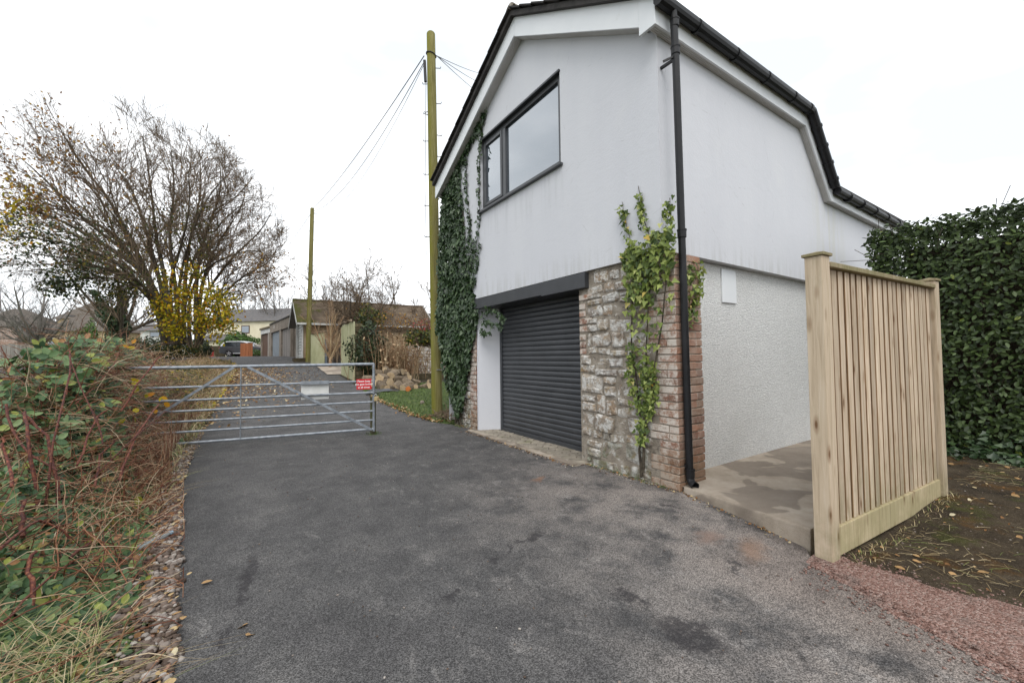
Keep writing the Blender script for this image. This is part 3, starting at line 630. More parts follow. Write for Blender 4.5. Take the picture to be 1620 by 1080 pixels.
# barge boards, box end, soffits and fascia
def barge(a, b, d, name):
    MB().prism([(RX, a[0], a[1]+.02), (RX, b[0], b[1]+.02), (RX, b[0], b[1]-d), (RX, a[0], a[1]-d)], (.022, 0, 0)).obj(name, 'upvc', H, bevel=.003)
def pl(y): return (y, float(np.interp(y, [ER[0], RI[0], EL[0]], [ER[1], RI[1], EL[1]])))
barge(pl(.215), pl(2.4085), .285, 'barge_board'); barge(pl(2.4115), pl(5.33), .26, 'barge_board')
MB().prism([(RX-.004, .022, 4.69), (RX-.004, .212, 4.81), (RX-.004, .212, 4.435), (RX-.004, .022, 4.435)], (.03, 0, 0)).obj('box_end', 'upvc', H, bevel=.003)
S = MB()
for a, b, d in ((pl(.215), pl(2.41), .28), (pl(2.41), pl(5.30), .255)):
    k = 6
    for i in range(k):
        xa, xb = RX+.024+i*(.148/k), RX+.024+(i+.8)*(.148/k)
        S.prism([(xa, a[0], a[1]-d), (xb, a[0], a[1]-d), (xb, a[0], a[1]-d+.012), (xa, a[0], a[1]-d+.012)], (0, b[0]-a[0], b[1]-a[1]))
S.obj('verge_soffit', 'soffit', H)
fpts = [(RX, 4.437, 4.69), (3.10, 4.432, 4.685), (3.88, 3.535, 3.79), (7.65, 3.49, 3.74)]
Fm = MB(); So = MB()
for i in range(3):
    (xa, la, ha), (xb, lb, hb) = fpts[i], fpts[i+1]
    if i == 0: xa = RX+.028
    Fm.prism([(xa, .022, la), (xb, .022, lb), (xb, .022, hb), (xa, .022, ha)], (0, .02, 0))
    for k in range(4):
        ya, yb = .043+k*.019, .043+k*.019+.0155
        So.prism([(xa, ya, la+.004), (xb, ya, lb+.004), (xb, ya, lb+.016), (xa, ya, la+.016)], (0, yb-ya, 0))
Fm.obj('fascia_board', 'upvc', H, bevel=.002); So.obj('eaves_soffit', 'soffit', H)
# gutter with brackets, rainwater pipe
gp_ = [(RX-.03, -.038, 4.625), (3.13, -.038, 4.62), (3.87, -.038, 3.72), (3.93, -.038, 3.675), (7.7, -.038, 3.63)]
G = MB(); G.tube(gp_[:2], .058, 12); G.tube(gp_[1:3], .058, 12); G.tube(gp_[3:], .054, 12)
G.box(RX-.03, 3.1, -.085, .015, 4.63, 4.668)
gut = G.obj('gutter', 'blackplastic', H, smooth=False)
bm_ = MB().tube([(-.02, 0, 0), (.02, 0, 0)], .068, 12).box(-.012, .012, .0, .062, -.02, .05).mesh('gutter_bracket'); bm_.materials.append(M['blackplastic'])
for x in (.42, 1.15, 1.85, 2.55, 3.02): link(bm_, 'gutter_bracket', gut, (x, -.038, 4.622))
for t in (.2, .45, .68, .9): link(bm_, 'gutter_bracket', gut, (3.13+.74*t, -.038, 4.62-.90*t), (0, .88, 0))
for x in (4.35, 4.9, 5.5, 6.1, 6.7): link(bm_, 'gutter_bracket', gut, (x, -.038, 3.655))
dp = MB(); dp.tube([(.016, -.045, 4.60), (.019, -.047, 4.45), (.03, -.05, 4.1), (.088, -.045, .19)], .034, 14); dp.tube([(.088, -.045, .20), (.088, -.047, .12), (.075, -.075, .085), (.055, -.125, .075)], .037, 12, cap=False)
dpo = dp.obj('downpipe', 'blackplastic', H, smooth=False)
for z in (4.47, 4.20, 2.43, .17):
    x = .03+(4.1-z)*.0148; MB().tube([(x, -.05, z-.035), (x, -.05, z+.035)], .041, 14).tube([(x, -.05, z+.03), (x, -.05, z+.042)], .045, 14).obj('pipe_collar', 'blackplastic', dpo)
for z in (4.13, .24):
    x = .03+(4.1-z)*.0148; m_ = MB().box(x-.05, x+.05, -.045, -.03, z-.012, z+.012).box(x-.012, x+.012, -.03, .118 if z > 2 else .0, z-.012, z+.012)
    if z > 2: m_.bar((x-.04, -.045, z), (x-.10, .02, z-.03), .012, .02)
    m_.obj('pipe_bracket', 'blackplastic', dpo)
# window
wf = MB(); y0, y1, z0, z1, fx, fd, fw = 1.6, 3.70, 3.75, 4.97, .015, .07, .075
wf.box(fx, fx+fd, y0, y0+fw, z0, z1).box(fx, fx+fd, y1-fw, y1, z0, z1).box(fx, fx+fd, y0+fw, y1-fw, z0, z0+fw).box(fx, fx+fd, y0+fw, y1-fw, z1-fw, z1).box(fx, fx+fd, 2.97, 3.06, z0+fw, z1-fw)
win = wf.obj('window', 'frameGrey', H, bevel=.006)
sf = MB(); a, b, c, d = 3.062, y1-fw-.002, z0+fw+.002, z1-fw-.002
for q in ((a, a+.045, c, d), (b-.045, b, c, d), (a+.045, b-.045, c, c+.045), (a+.045, b-.045, d-.045, d)): sf.box(fx-.012, fx+.045, *q[:2], *q[2:])
sf.obj('casement', 'frameGrey', win, bevel=.004)
MB().box(.05, .056, 1.68, 2.968, 3.83, 4.89).obj('pane', 'glass', win); MB().box(.03, .036, 3.108, 3.578, 3.873, 4.847).obj('pane', 'glass', win)
MB().box(-.075, .03, 1.56, 3.74, 3.715, 3.752).obj('window_sill', 'frameGrey', win, bevel=.006)
MB().box(-.045, .04, 1.59, 3.71, 4.955, 4.985).obj('head_trim', 'anthracite', win, bevel=.004)
# lintel beam and roller shutter
MB().box(-.05, .09, 1.17, 2.02, 2.085, 2.268).box(-.045, .085, 2.02, 4.03, 2.10, 2.268).obj('lintel', 'anthracite', H, bevel=.006)
sh = MB().box(.37, .39, 1.36, 3.68, -.05, 2.28).obj('roller_shutter', 'rubber', H)
prof_ = [(-.010*math.sin(math.pi*t)**.7, t*.070) for t in np.linspace(0, 1, 9)]
sm = MB().prism([(x, 1.40, z) for x, z in prof_]+[(.012, 1.40, .070), (.012, 1.40, 0)], (0, 2.22, 0)).mesh('shutter_slat'); sm.materials.append(M['shutter'])
for i in range(29): link(sm, 'shutter_slat', sh, (.336, 0, .075+i*.0755))
MB().box(.320, .355, 1.40, 3.62, -.03, .072).obj('bottom_bar', 'shutter', sh, bevel=.006)
for a, b in ((1.34, 1.40), (3.62, 3.68)): MB().box(.31, .38, a, b, -.05, 2.2).obj('shutter_guide', 'shutter', sh, bevel=.005)
MB().box(.02, .4, 1.30, 1.345, -.1, 2.28).obj('reveal', 'mortar', H)
MB().prism([(.02, 3.92, -.1), (.36, 3.68, -.1), (.5, 3.68, -.1), (.5, 3.98, -.1), (.02, 3.98, -.1)], (0, 0, 2.38)).obj('jamb_panel', 'render', H, bevel=.01)
MB().box(.10, .37, 1.3, 3.7, 2.10, 2.27).obj('shutter_box', 'anthracite', H)
# rubble stone wall
rs = np.random.RandomState(11)
SW = MB().box(.017, .30, .10, 1.30, -.12, 2.285).obj('stone_wall', 'mortar', H)
SW2 = MB().box(.03, .3, 4.20, 4.9, -.1, 2.28).obj('stone_wall', 'mortar', H)
def stone_mesh(w, h, prot):
    n = 12; a = np.linspace(0, 2*np.pi, n, endpoint=False)+rs.uniform(-.12, .12, n)+.2
    p = rs.uniform(.17, .30); ey = np.sign(np.cos(a))*np.abs(np.cos(a))**p; ez = np.sign(np.sin(a))*np.abs(np.sin(a))**p
    j = 1+rs.uniform(-.15, .06, n); y, z = ey*w/2*j, ez*h/2*j
    tilt = rs.uniform(-.35, .35); slope = rs.uniform(-.25, .25)
    rings = []
    for f, d in ((1.0, .03), (1.0, -prot*.35), (.93, -prot*.8), (.62, -prot)):
        dd = d + (0 if d > 0 else 1)*(tilt*z+slope*y)*.12*(1-f+.3) + (rs.uniform(-.006, .006, n) if d < 0 else 0)
        rings.append(np.stack([np.full(n, 0.)+dd, y*f+rs.uniform(-.004, .004, n), z*f+rs.uniform(-.004, .004, n)], 1))
    v = np.concatenate(rings+[np.array([[-prot*rs.uniform(.8, 1.15), rs.uniform(-.1, .1)*w, rs.uniform(-.1, .1)*h]])])
    me = bpy.data.meshes.new('stone'); f = [(k*n+i, k*n+(i+1) % n, (k+1)*n+(i+1) % n, (k+1)*n+i) for k in range(3) for i in range(n)]+[(3*n+i, 3*n+(i+1) % n, 4*n) for i in range(n)]
    me.from_pydata(v.tolist(), [], f); me.materials.append(M['stone']); me.update(); return me
def rubble(ya, yb, za, zb, parent, x=.025, big=1.0, lo=.07, hi=.19, edge=None):
    z = za
    while z < zb-.03:
        h = min(rs.uniform(lo, hi)*big, zb-z); y = ya+rs.uniform(-.03, 0)
        while y < yb-.03:
            w = min(rs.uniform(.08, .27)*big*(1.15 if h > .1 else .9), yb-y)
            if yb-y-w < .06: w = yb-y
            hh = h*rs.uniform(.86, 1.06); parts_ = [(z, hh)] if h < .12 or rs.rand() > .3 else [(z, hh*.56), (z+hh*.58, hh*.42)]
            for zz, ph in parts_:
                wav = .02*math.sin(y*5+z*2)
                o = link(stone_mesh(w-rs.uniform(.004, .02), ph-rs.uniform(.004, .018), rs.uniform(.006, .038)), 'stone', parent, (x, y+w/2, zz+ph/2+wav))
                o.rotation_euler = (rs.uniform(-.12, .12), 0, 0)
            y += w
        z += h
rubble(.36, 1.24, -.02, .34, SW, big=1.4); rubble(.30, 1.33, .34, 1.28, SW, big=1.25); rubble(.30, 1.20, 1.28, 2.08, SW, big=1.15)
rubble(.36, 1.1, 2.1, 2.27, SW, x=.035, lo=.12, hi=.16); rubble(4.25, 4.85, -.05, 2.2, SW2, x=.03)
# bricks
def brick_mesh(l, h=.066, d=.10):
    m = MB().box(-d/2, d/2, -l/2, l/2, -h/2, h/2); me = m.mesh('brick', .006, 1)
    for v in me.vertices: v.co += Vector(rs.uniform(-.0025, .0025, 3))
    me.materials.append(M['brick']); return me
BS = [brick_mesh(.213) for _ in range(4)]; BH = [brick_mesh(.103) for _ in range(4)]
pier = MB().box(.007, .40, .007, .32, -.12, 2.262).obj('brick_pier', 'mortar', H)
c = .0755; k = 0; z = .0
while z < 2.25:
    e = rs.uniform(-.004, .004, 6)
    if (k//2) % 2 == 0:
        link(random.choice(BS), 'brick', pier, (.05+e[0], .107, z+c/2)); 
        link(random.choice(BH), 'brick', pier, (.154+e[3], .05+e[1], z+c/2), (0, 0, math.pi/2)); link(random.choice(BS), 'brick', pier, (.316, .05+e[2], z+c/2), (0, 0, math.pi/2))
        if rs.rand() < .55: link(random.choice(BH), 'brick', pier, (.048+e[4], .271, z+c/2))
    else:
        link(random.choice(BH), 'brick', pier, (.05+e[0], .052, z+c/2), (0, 0, 0)); link(random.choice(BS), 'brick', pier, (.05+e[1], .214, z+c/2))
        link(random.choice(BS), 'brick', pier, (.208, .05+e[2], z+c/2), (0, 0, math.pi/2)); link(random.choice(BH), 'brick', pier, (.370, .05+e[3], z+c/2), (0, 0, math.pi/2))
    z += c; k += 1
dj = MB().box(.03, .24, 1.2, 1.335, 1.28, 2.06).obj('brick_jamb', 'mortar', H)
for i, (z, l) in enumerate(((1.33, .1), (1.41, .1), (1.50, .1), (1.60, .21), (1.69, .21), (1.78, .1), (1.87, .1), (1.98, .21))):
    link(random.choice(BS if l > .2 else BH), 'brick', dj, (.055, 1.335-l/2, z))
lj = MB().box(.035, .28, 3.985, 4.195, -.1, 2.28).obj('brick_jamb', 'mortar', H)
z = -.03; k = 0
while z < 2.2:
    link(random.choice(BS), 'brick', lj, (.055+rs.uniform(-.006, .006), 3.985+.108+rs.uniform(-.008, .01), z+c/2)); z += c; k += 1
# paved threshold in front of the shutter
TH = MB().prism([(-.20, 1.22, -.06), (.37, 1.22, -.06), (.37, 3.95, -.06), (-.14, 3.95, -.06)], (0, 0, .066)).obj('threshold', 'mortar'); kind(TH, 'structure')
pm = MB().box(-.049, .049, -.099, .099, -.03, .03).mesh('paver', .006, 1); pm.materials.append(M['paver'])
ca, sa = math.cos(.75), math.sin(.75)
for i in range(-40, 40):
    for j in range(-40, 40):
        lx, ly = i*.104+.0, j*.207+(i % 2)*.104; x = lx*ca-ly*sa+.05; y = lx*sa+ly*ca+2.6
        if -.085+.02*(2.6-y)*.7 < x < .335 and 1.28 < y < 3.85:
            link(pm, 'paver', TH, (x, y, -.014+rs.uniform(-.003, .003)), (rs.uniform(-.02, .02), rs.uniform(-.02, .02), .75))
ks = MB()
for i in range(7): ks.box(-.215+i*.009, -.135+i*.009, 1.25+i*.395, 1.25+i*.395+.386, -.05, .021)
kind(ks.obj('threshold_kerb', 'concrete', bevel=.006), 'structure')

# ================================================================== TIMBER FENCE PANEL
p1, p2 = np.array([-.37, -1.285]), np.array([1.635, -1.405]); d = p2-p1; L_ = np.linalg.norm(d); ang = math.atan2(d[1], d[0])
FN = thing('timber_fence', 'pale upright slatted timber fence panel between two capped posts on the slab edge', 'fence', (p1[0], p1[1], 0), ang)
for xx, hh in ((0, 1.90), (L_, 1.90)):
    po = MB().box(xx-.05, xx+.05, -.05, .05, -.1, hh).obj('post', 'post', FN, bevel=.006)
    MB().box(xx-.062, xx+.062, -.062, .062, hh+.001, hh+.020).add([(xx-.054, -.054, hh+.020), (xx+.054, -.054, hh+.020), (xx+.054, .054, hh+.020), (xx-.054, .054, hh+.020), (xx, 0, hh+.036)], [(0, 1, 4), (1, 2, 4), (2, 3, 4), (3, 0, 4)]).obj('post_cap', 'capwood', po, bevel=.003)
MB().box(.052, L_-.052, -.03, .02, .01, .19).obj('gravel_board', 'gravelboard', FN, bevel=.005)
MB().box(.052, L_-.052, -.055, .03, 1.835, 1.868).obj('top_rail', 'capwood', FN, bevel=.005)
for z in (.28, 1.0, 1.72): MB().bar((.052, .035, z), (L_-.052, .035, z), .04, .06).obj('back_rail', 'slat', FN)
nb = 21; pitch = (L_-.12)/nb
bb = MB().box(-pitch/2+.001, pitch/2-.001, -.006, .006, .19, 1.834).mesh('back_board'); bb.materials.append(M['backboardSlatShade'])
sms = []
for k in range(4):
    w = .061+.004*(k % 3); me = MB().box(-w/2, w/2, -.0165, -.0065, .191, 1.833).mesh('slat', .0015, 1); me.materials.append(M['slat']); me.materials.append(M['backboardSlatShade']); me.polygons.foreach_set('material_index', [1 if abs(p_.normal.x) > .8 else 0 for p_ in me.polygons]); sms.append(me)  # brown slat edges: shade of the gaps put into the colour, with stain
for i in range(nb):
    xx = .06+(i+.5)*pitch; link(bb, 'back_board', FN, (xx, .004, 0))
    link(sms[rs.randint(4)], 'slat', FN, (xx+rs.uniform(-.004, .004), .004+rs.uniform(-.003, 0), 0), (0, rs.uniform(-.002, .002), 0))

# ================================================================== METAL FIELD GATE
ga, gb = np.array([-1.58, 4.64]), np.array([-5.2, 5.46]); gd = gb-ga; GL = np.linalg.norm(gd); gang = math.atan2(gd[1], gd[0])
GT = thing('field_gate', 'grey galvanised seven rail metal gate across the lane', 'gate', (ga[0], ga[1], 0), gang)
rz_ = [.075, .245, .395, .545, .700, .890, 1.175]
for i, z in enumerate(rz_):
    r = .024 if i == 6 else (.021 if i == 0 else .0165)
    zr = z+(.0 if i else .02)
    MB().tube([(0.0, 0, zr), (GL, 0, z)], r, 10).obj('rail', 'galv', GT, smooth=True)
MB().tube([(0, 0, .06), (0, 0, 1.188)], .023, 10).obj('stile', 'galv', GT, smooth=True); MB().tube([(GL, 0, .06), (GL, 0, 1.2)], .024, 10).obj('stile', 'galv', GT, smooth=True)
mid = 1.90
MB().bar((mid, .006, .08), (mid, .006, 1.165), .03, .012, up=(1, 0, 0)).obj('upright', 'galv', GT)
MB().bar((mid-.09, .028, 1.165), (.03, .028, .09), .012, .036).obj('brace', 'galv', GT); MB().bar((mid+.09, .028, 1.165), (GL-.25, .028, .09), .012, .036).obj('brace', 'galv', GT)
GP = MB().box(-1.605, -1.525, 4.70, 4.785, -.1, .62).obj('gate_post', 'gatepost', bevel=.008); tag(GP, 'short mossy square wooden post behind the lock end of the metal gate', 'post')
GP2 = MB().tube([(gb[0]-.09, gb[1]+.02, -.1), (gb[0]-.09, gb[1]+.02, 1.22)], .07, 10).obj('gate_post', 'gatepost', smooth=True); tag(GP2, 'round hinge post of the metal gate hidden in the brambles', 'post')
lk = thing('padlock', 'brass padlock hanging at the closing end of the metal gate', 'padlock', (-1.56, 4.60, .60), gang+math.pi)
MB().box(-.025, .025, -.045, -.015, -.035, .03).obj('body', 'brass', lk, bevel=.004)
MB().tube([(-.017, -.03, .03), (-.017, -.03, .062), (-.009, -.03, .075), (.009, -.03, .075), (.017, -.03, .062), (.017, -.03, .03)], .0055, 8).obj('shackle', 'chrome', lk, smooth=True)
chn = MB()
for i in range(9): chn.tube([(-1.58+.11*math.cos(a), 4.70+.11*math.sin(a), .67+.012*math.sin(3*a)) for a in (i*.7, i*.7+.3, i*.7+.6)], .008, 6)
tag(chn.obj('chain', 'steelDark'), 'dark chain looped round the gate end and its post', 'chain')
def textobj(name, body, size, mat, parent, loc, rot):
    cu = bpy.data.curves.new(name, 'FONT'); cu.body = body; cu.size = size; cu.align_x = 'CENTER'; cu.align_y = 'CENTER'; cu.extrude = .0006; cu.offset = size*.018
    t = bpy.data.objects.new(name, cu); COL.objects.link(t); bpy.context.view_layer.update()
    me = bpy.data.meshes.new_from_object(t.evaluated_get(bpy.context.evaluated_depsgraph_get())); bpy.data.objects.remove(t)
    return fin(link(me, name, parent, loc, rot), mat, False)
# the viewer side of the gate is local +y; lettering runs towards local -x
sg = thing('gate_sign', 'small red sign with white lettering on the gate by its closing end', 'sign', (ga[0]+gd[0]/GL*.155, ga[1]+gd[1]/GL*.155, .845), gang)
MB().box(-.115, .115, .026, .030, -.085, .085).obj('plate', 'red', sg, bevel=.001)
for i, tx in enumerate(('Please keep', 'this gate locked', 'at all times')): textobj('lettering', tx, .043, 'whiteink', sg, (0, .0310, .050-.050*i), (math.pi/2, 0, math.pi))
wsg = thing('gate_sign', 'blank looking white sign with faded print on the second rail of the gate', 'sign', (ga[0]+gd[0]/GL*.89, ga[1]+gd[1]/GL*.89, .755), gang)
MB().box(-.20, .20, -.030, -.026, -.125, .15).obj('plate', 'white', wsg, bevel=.001)
MB().box(-.205, .205, -.034, .022, .151, .163).box(-.205, .205, .016, .022, .115, .151).obj('clamp', 'galv', wsg)
fp_ = MB()
for i in range(13): fp_.box(.14-i*.021-.006, .14-i*.021+.003, -.0259, -.0254, .082, .092)
for i in range(4): fp_.box(.155-i*.021-.006, .155-i*.021+.002, -.0259, -.0254, .026, .032)
fp_.obj('faded_print', 'faint', wsg)
# ================================================================== POLES AND WIRES
def pole(base, top, r0, r1, label, steps, plate=False):
    t = thing('utility_pole', label, 'utility pole', base)
    b, tp = Vector((0, 0, -.3)), Vector(top)-Vector(base); K = 9
    pts = [b.lerp(tp, i/(K-1)) for i in range(K)]; rr = [r0+(r1-r0)*i/(K-1) for i in range(K)]
    pts += [tp+Vector((0, 0, .03)), tp+Vector((0, 0, .045))]; rr += [r1*.8, r1*.3]
    MB().tube(pts, rr, 18).obj('shaft', 'pole', t, smooth=True)
    for i, (z, a) in enumerate(steps):
        c_ = b.lerp(tp, (z+.3)/(tp.z+.3)); r = r0+(r1-r0)*z/tp.z; d_ = Vector((math.cos(a), math.sin(a), 0))
        MB().tube([c_+d_*(r-.02), c_+d_*(r+.10), c_+d_*(r+.11)+Vector((0, 0, .035))], .009, 6).obj('step', 'steelDark', t)
    return t, tp
RGT = math.atan2((AX[:, 0])[1], (AX[:, 0])[0])
B1 = (.10, 5.92, .0); T1 = (.06, 6.06, 8.50)
t1, tp1 = pole(B1, T1, .118, .095, 'tall greenish wooden pole with metal climbing steps beside the house', [(7.72, RGT+.1), (7.35, RGT+math.pi), (6.9, RGT), (6.75, RGT+2.7), (6.62, RGT+math.pi+.5), (6.2, RGT+.3), (6.05, RGT+math.pi), (5.7, RGT), (5.3, RGT+math.pi), (4.95, RGT+.2), (4.6, RGT+math.pi), (4.3, RGT), (3.9, RGT+math.pi+.2), (3.5, RGT)])
zb = 8.02
MB().tube([(tp1.x*.95+.11*math.cos(a), tp1.y*.95+.11*math.sin(a), zb+.03*math.cos(a-RGT-math.pi)) for a in np.linspace(0, 6.283, 13)], .012, 6).obj('wire_band', 'steelDark', t1)
lx = .95; px_ = Vector((tp1.x*lx, tp1.y*lx, 0)); rv = Vector((math.cos(RGT), math.sin(RGT), 0)); bkv = Vector((math.sin(RGT), -math.cos(RGT), 0))
MB().bar(px_-rv*.15+Vector((0, 0, 7.90)), px_-rv*.13+Vector((0, 0, 7.40)), .05, .06).obj('cable_box', 'blackplastic', t1, bevel=.01)
MB().tube([px_-rv*.12+Vector((0, 0, 7.4)), px_-rv*.14+Vector((0, 0, 6)), px_-rv*.15+Vector((0, 0, 5)), px_-rv*.13+Vector((0, 0, 3.5))], .006, 5).obj('down_lead', 'steelDark', t1)
MB().bar(Vector((-.06, -.105, 1.0)), Vector((.05, -.12, 1.0)), .012, .02).obj('name_plate', 'chrome', t1)
P2 = at(487, 574, 22); B2 = (P2[0], P2[1], 1.02); T2 = at(494, 330, 22)
t2, tp2 = pole(B2, T2, .125, .10, 'green stained wooden pole in front of the row of garages', [(7.6, RGT), (7.1, RGT+math.pi), (6.6, RGT), (6.1, RGT+math.pi), (5.5, RGT), (5.0, RGT+math.pi), (4.4, RGT), (3.9, RGT+3.1), (3.3, RGT)])
def wire(a, b, sag, r, label, group=None):
    a, b = Vector(a), Vector(b); pts = [a.lerp(b, i/24)-Vector((0, 0, sag*4*(i/24)*(1-i/24))) for i in range(25)]
    o = MB().tube(pts, r, 5).obj('overhead_wire', 'steelDark', smooth=True); tag(o, label, 'wire', group)
a0 = Vector(B1)+px_-rv*.16+Vector((0, 0, 8.0)); a1 = Vector(B1)+px_-rv*.16+Vector((0, 0, 7.86)); b0 = Vector(T2)+Vector((0, 0, -.15))
wire(a0, b0+Vector((0, 0, .1)), .25, .011, 'upper dark cable sagging from the tall pole to the far pole')
wire(a1, b0, .75, .009, 'lower slack cable hanging between the two wooden poles')
wire(a1-Vector((0, 0, .05)), b0+Vector((.1, 0, -.1)), 1.1, .006, 'thinnest and lowest cable between the two wooden poles')
wire(b0, at(400, 445, 40), .5, .012, 'dark cable running down left from the far pole into the trees')
wire(b0, at(640, 392, 32), .3, .006, 'upper thin wire running right from the far pole over the outbuildings', None)
wire(b0, at(640, 412, 30), .5, .006, 'lower thin wire running right from the far pole over the outbuildings', None)
c0 = Vector(B1)+px_+rv*.12+Vector((0, 0, 8.0))
for i, (qx, qy, lab) in enumerate(((790, 118, 'upper'), (790, 140, 'middle'), (790, 165, 'lower'))):
    wire(c0, at(qx, qy, 26), .2, .008, lab+' of the three thin wires running right from the tall pole behind the roof')

# ================================================================== IVY ON THE HOUSE
rs = np.random.RandomState(21)
IV = template('ivy')
def wall_leaves(name, yz, depth, size, mat, parent, xf, tip=(0, 0, -1), spread=.55, tpl=IV):
    n = len(yz); P = np.stack([xf-np.abs(depth), yz[:, 0], yz[:, 1]], 1)
    N = np.array([-1, -.25, .35])+rs.normal(size=(n, 3))*spread; T = np.array(tip, float)+rs.normal(size=(n, 3))*.5
    return leafobj(name, P, N, T, size, tpl, mat, parent)
def strand(ctrl, n, w):
    p = resample(ctrl, 60); i = rs.uniform(0, 59, n); k = i.astype(int); f = (i-k)[:, None]; k2 = np.minimum(k+1, 59)
    return p[k]*(1-f)+p[k2]*f+rs.normal(size=(n, p.shape[1]))*w
IVL = thing('ivy', 'dark green ivy mass climbing the far end of the white wall beside the pole', 'ivy', (0, 0, 0))
poly_main = [(5.20, 4.62), (5.35, 4.0), (5.33, 3.3), (5.42, 2.7), (5.48, 2.2), (5.36, 1.7), (5.1, 1.1), (4.95, .55), (4.6, .15), (4.38, .3), (4.28, .8), (4.12, 1.25), (4.0, 1.6), (3.92, 1.75), (3.78, 2.05), (3.95, 2.35), (4.12, 2.7), (4.15, 3.0), (4.35, 3.3), (4.3, 3.8), (4.5, 4.2), (4.55, 4.75)]
pm_ = sample_poly(rs, poly_main, 6600)
thick = .04+.10*np.clip((pm_[:, 0]-4.0)/1.2, 0, 1)*np.clip((4.6-pm_[:, 1])/1.6, .15, 1)
dn = thick*np.sqrt(rs.uniform(0, 1, len(pm_)))*(.6+.4*np.sin(pm_[:, 0]*6)*np.sin(pm_[:, 1]*4.3))
keep = (pm_[:, 1] < 2.8) | (rs.uniform(size=len(pm_)) < .33+.35*(np.sin(pm_[:, 0]*11) > .2)) | (pm_[:, 0] > 4.9)
pm_, dn = pm_[keep], dn[keep]
xf = np.full(len(pm_), -.03)
wall_leaves('foliage', pm_, dn, rs.uniform(.055, .105, len(pm_)), 'ivyDark', IVL, xf)
ev = sample_poly(rs, [(5.05, 4.55), (5.3, 4.5), (5.4, 2.6), (5.4, 1.9), (5.05, .9), (4.8, .9), (5.05, 1.6)], 1900)
Pv = np.stack([rs.uniform(-.03, .6, len(ev)), ev[:, 0]+rs.uniform(-.1, .14, len(ev)), ev[:, 1]], 1)
leafobj('foliage', Pv, np.array([-.5, .6, .3])+rs.normal(size=Pv.shape)*.6, np.array([0, 0, -1.])+rs.normal(size=Pv.shape)*.5, rs.uniform(.055, .10, len(ev)), IV, 'ivyDark', IVL)
st = [strand([(4.72, 4.80), (4.3, 4.98), (3.9, 5.17), (3.50, 5.36)], 420, .055), strand([(5.2, 4.55), (4.8, 4.72), (4.4, 4.9)], 360, .09),
      strand([(3.62, 5.22), (3.66, 4.9), (3.74, 4.4), (3.72, 3.8), (3.82, 3.3), (3.90, 2.9)], 150, .022), strand([(4.2, 4.9), (4.22, 4.3), (4.10, 3.7), (4.15, 3.2), (4.05, 2.8)], 210, .028),
      strand([(4.5, 4.7), (4.42, 4.1), (4.33, 3.5), (4.3, 3.0)], 260, .04), strand([(3.98, 3.35), (4.0, 2.9), (3.98, 2.55)], 80, .02), strand([(3.72, 3.2), (3.86, 2.8), (3.95, 2.5)], 70, .02),
      strand([(4.75, 4.6), (4.65, 4.0), (4.55, 3.4)], 300, .06), strand([(3.75, 1.98), (3.5, 2.05), (3.25, 1.98), (3.10, 1.80)], 70, .03), strand([(3.7, 1.85), (3.4, 1.80), (3.15, 1.72)], 55, .03), strand([(3.8, 1.7), (3.5, 1.66)], 30, .03)]
sp = np.concatenate(st); dp_ = rs.uniform(.005, .05, len(sp)); xs_ = np.full(len(sp), -.025); lowm = sp[:, 1] < 2.08; xs_[lowm & (sp[:, 0] < 4.1)] = .04
wall_leaves('trailing_leaves', sp, dp_, rs.uniform(.035, .075, len(sp)), 'ivyDark', IVL, xs_, spread=.5)
stems = []
for c_ in ([(4.72, 0, ), (4.7, 1), (4.9, 2), (4.8, 3), (4.9, 4)], [(4.5, 0), (4.6, .8), (4.4, 1.6), (4.3, 2.6), (4.35, 4)], [(4.6, 0), (4.9, .9), (5.1, 2), (5.1, 3.6)], [(3.62, 5.22), (3.66, 4.9), (3.74, 4.4), (3.72, 3.8), (3.82, 3.3), (3.90, 2.9)], [(4.2, 4.9), (4.22, 4.3), (4.1, 3.7), (4.15, 3.2), (4.05, 2.8)]):
    q = resample(c_, 14); stems.append(np.concatenate([np.full((14, 1), -.035), q+rs.normal(size=q.shape)*.012], 1))
tubeobj('stem', [(np.array(stems), np.array([np.linspace(.02, .008, 14)]*3+[np.full(14, .004)]*2), 5)], 'bark', IVL)

IVR = thing('ivy', 'lime green ivy climbing the stone and brick corner by the downpipe', 'ivy', (0, 0, 0))
pr = [(.60, 2.36), (.52, 2.0), (.54, 1.6), (.50, 1.45), (.40, 1.25), (.33, 1.05), (.22, 1.12), (.12, 1.35), (.06, 1.55), (.10, 1.75), (.17, 1.95), (.10, 2.0), (-.03, 1.62), (-.04, 2.1), (-.05, 2.52), (.12, 2.56), (.2, 2.42), (.4, 2.40)]
a_ = sample_poly(rs, pr, 190); b_ = sample_poly(rs, [(.58, 2.38), (-.04, 2.5), (-.04, 2.2), (.12, 1.95), (.3, 1.8), (.52, 1.9)], 430)
xr = lambda q: np.where(q[:, 1] > 2.28, -.025, -.02)
a2 = np.concatenate([a_, b_]); wall_leaves('foliage', a2, rs.uniform(.01, .10, len(a2)), rs.uniform(.035, .072, len(a2)), 'ivyLime', IVR, xr(a2), spread=.42)
s2 = np.concatenate([strand([(.34, 1.2), (.32, .9), (.36, .6), (.39, .42)], 210, .04), strand([(.46, 1.4), (.52, 1.1), (.46, .85), (.40, .7)], 150, .035), strand([(.25, 1.15), (.22, .95), (.28, .7)], 90, .03),
      strand([(.44, 2.36), (.55, 2.66), (.59, 2.84)], 70, .022), strand([(.22, 2.40), (.32, 2.70), (.36, 2.94)], 80, .022), strand([(.02, 2.45), (.0, 2.62), (.01, 2.72)], 60, .028)])
wall_leaves('trailing_leaves', s2, rs.uniform(.005, .06, len(s2)), rs.uniform(.028, .055, len(s2)), 'ivyLime', IVR, xr(s2), spread=.5)
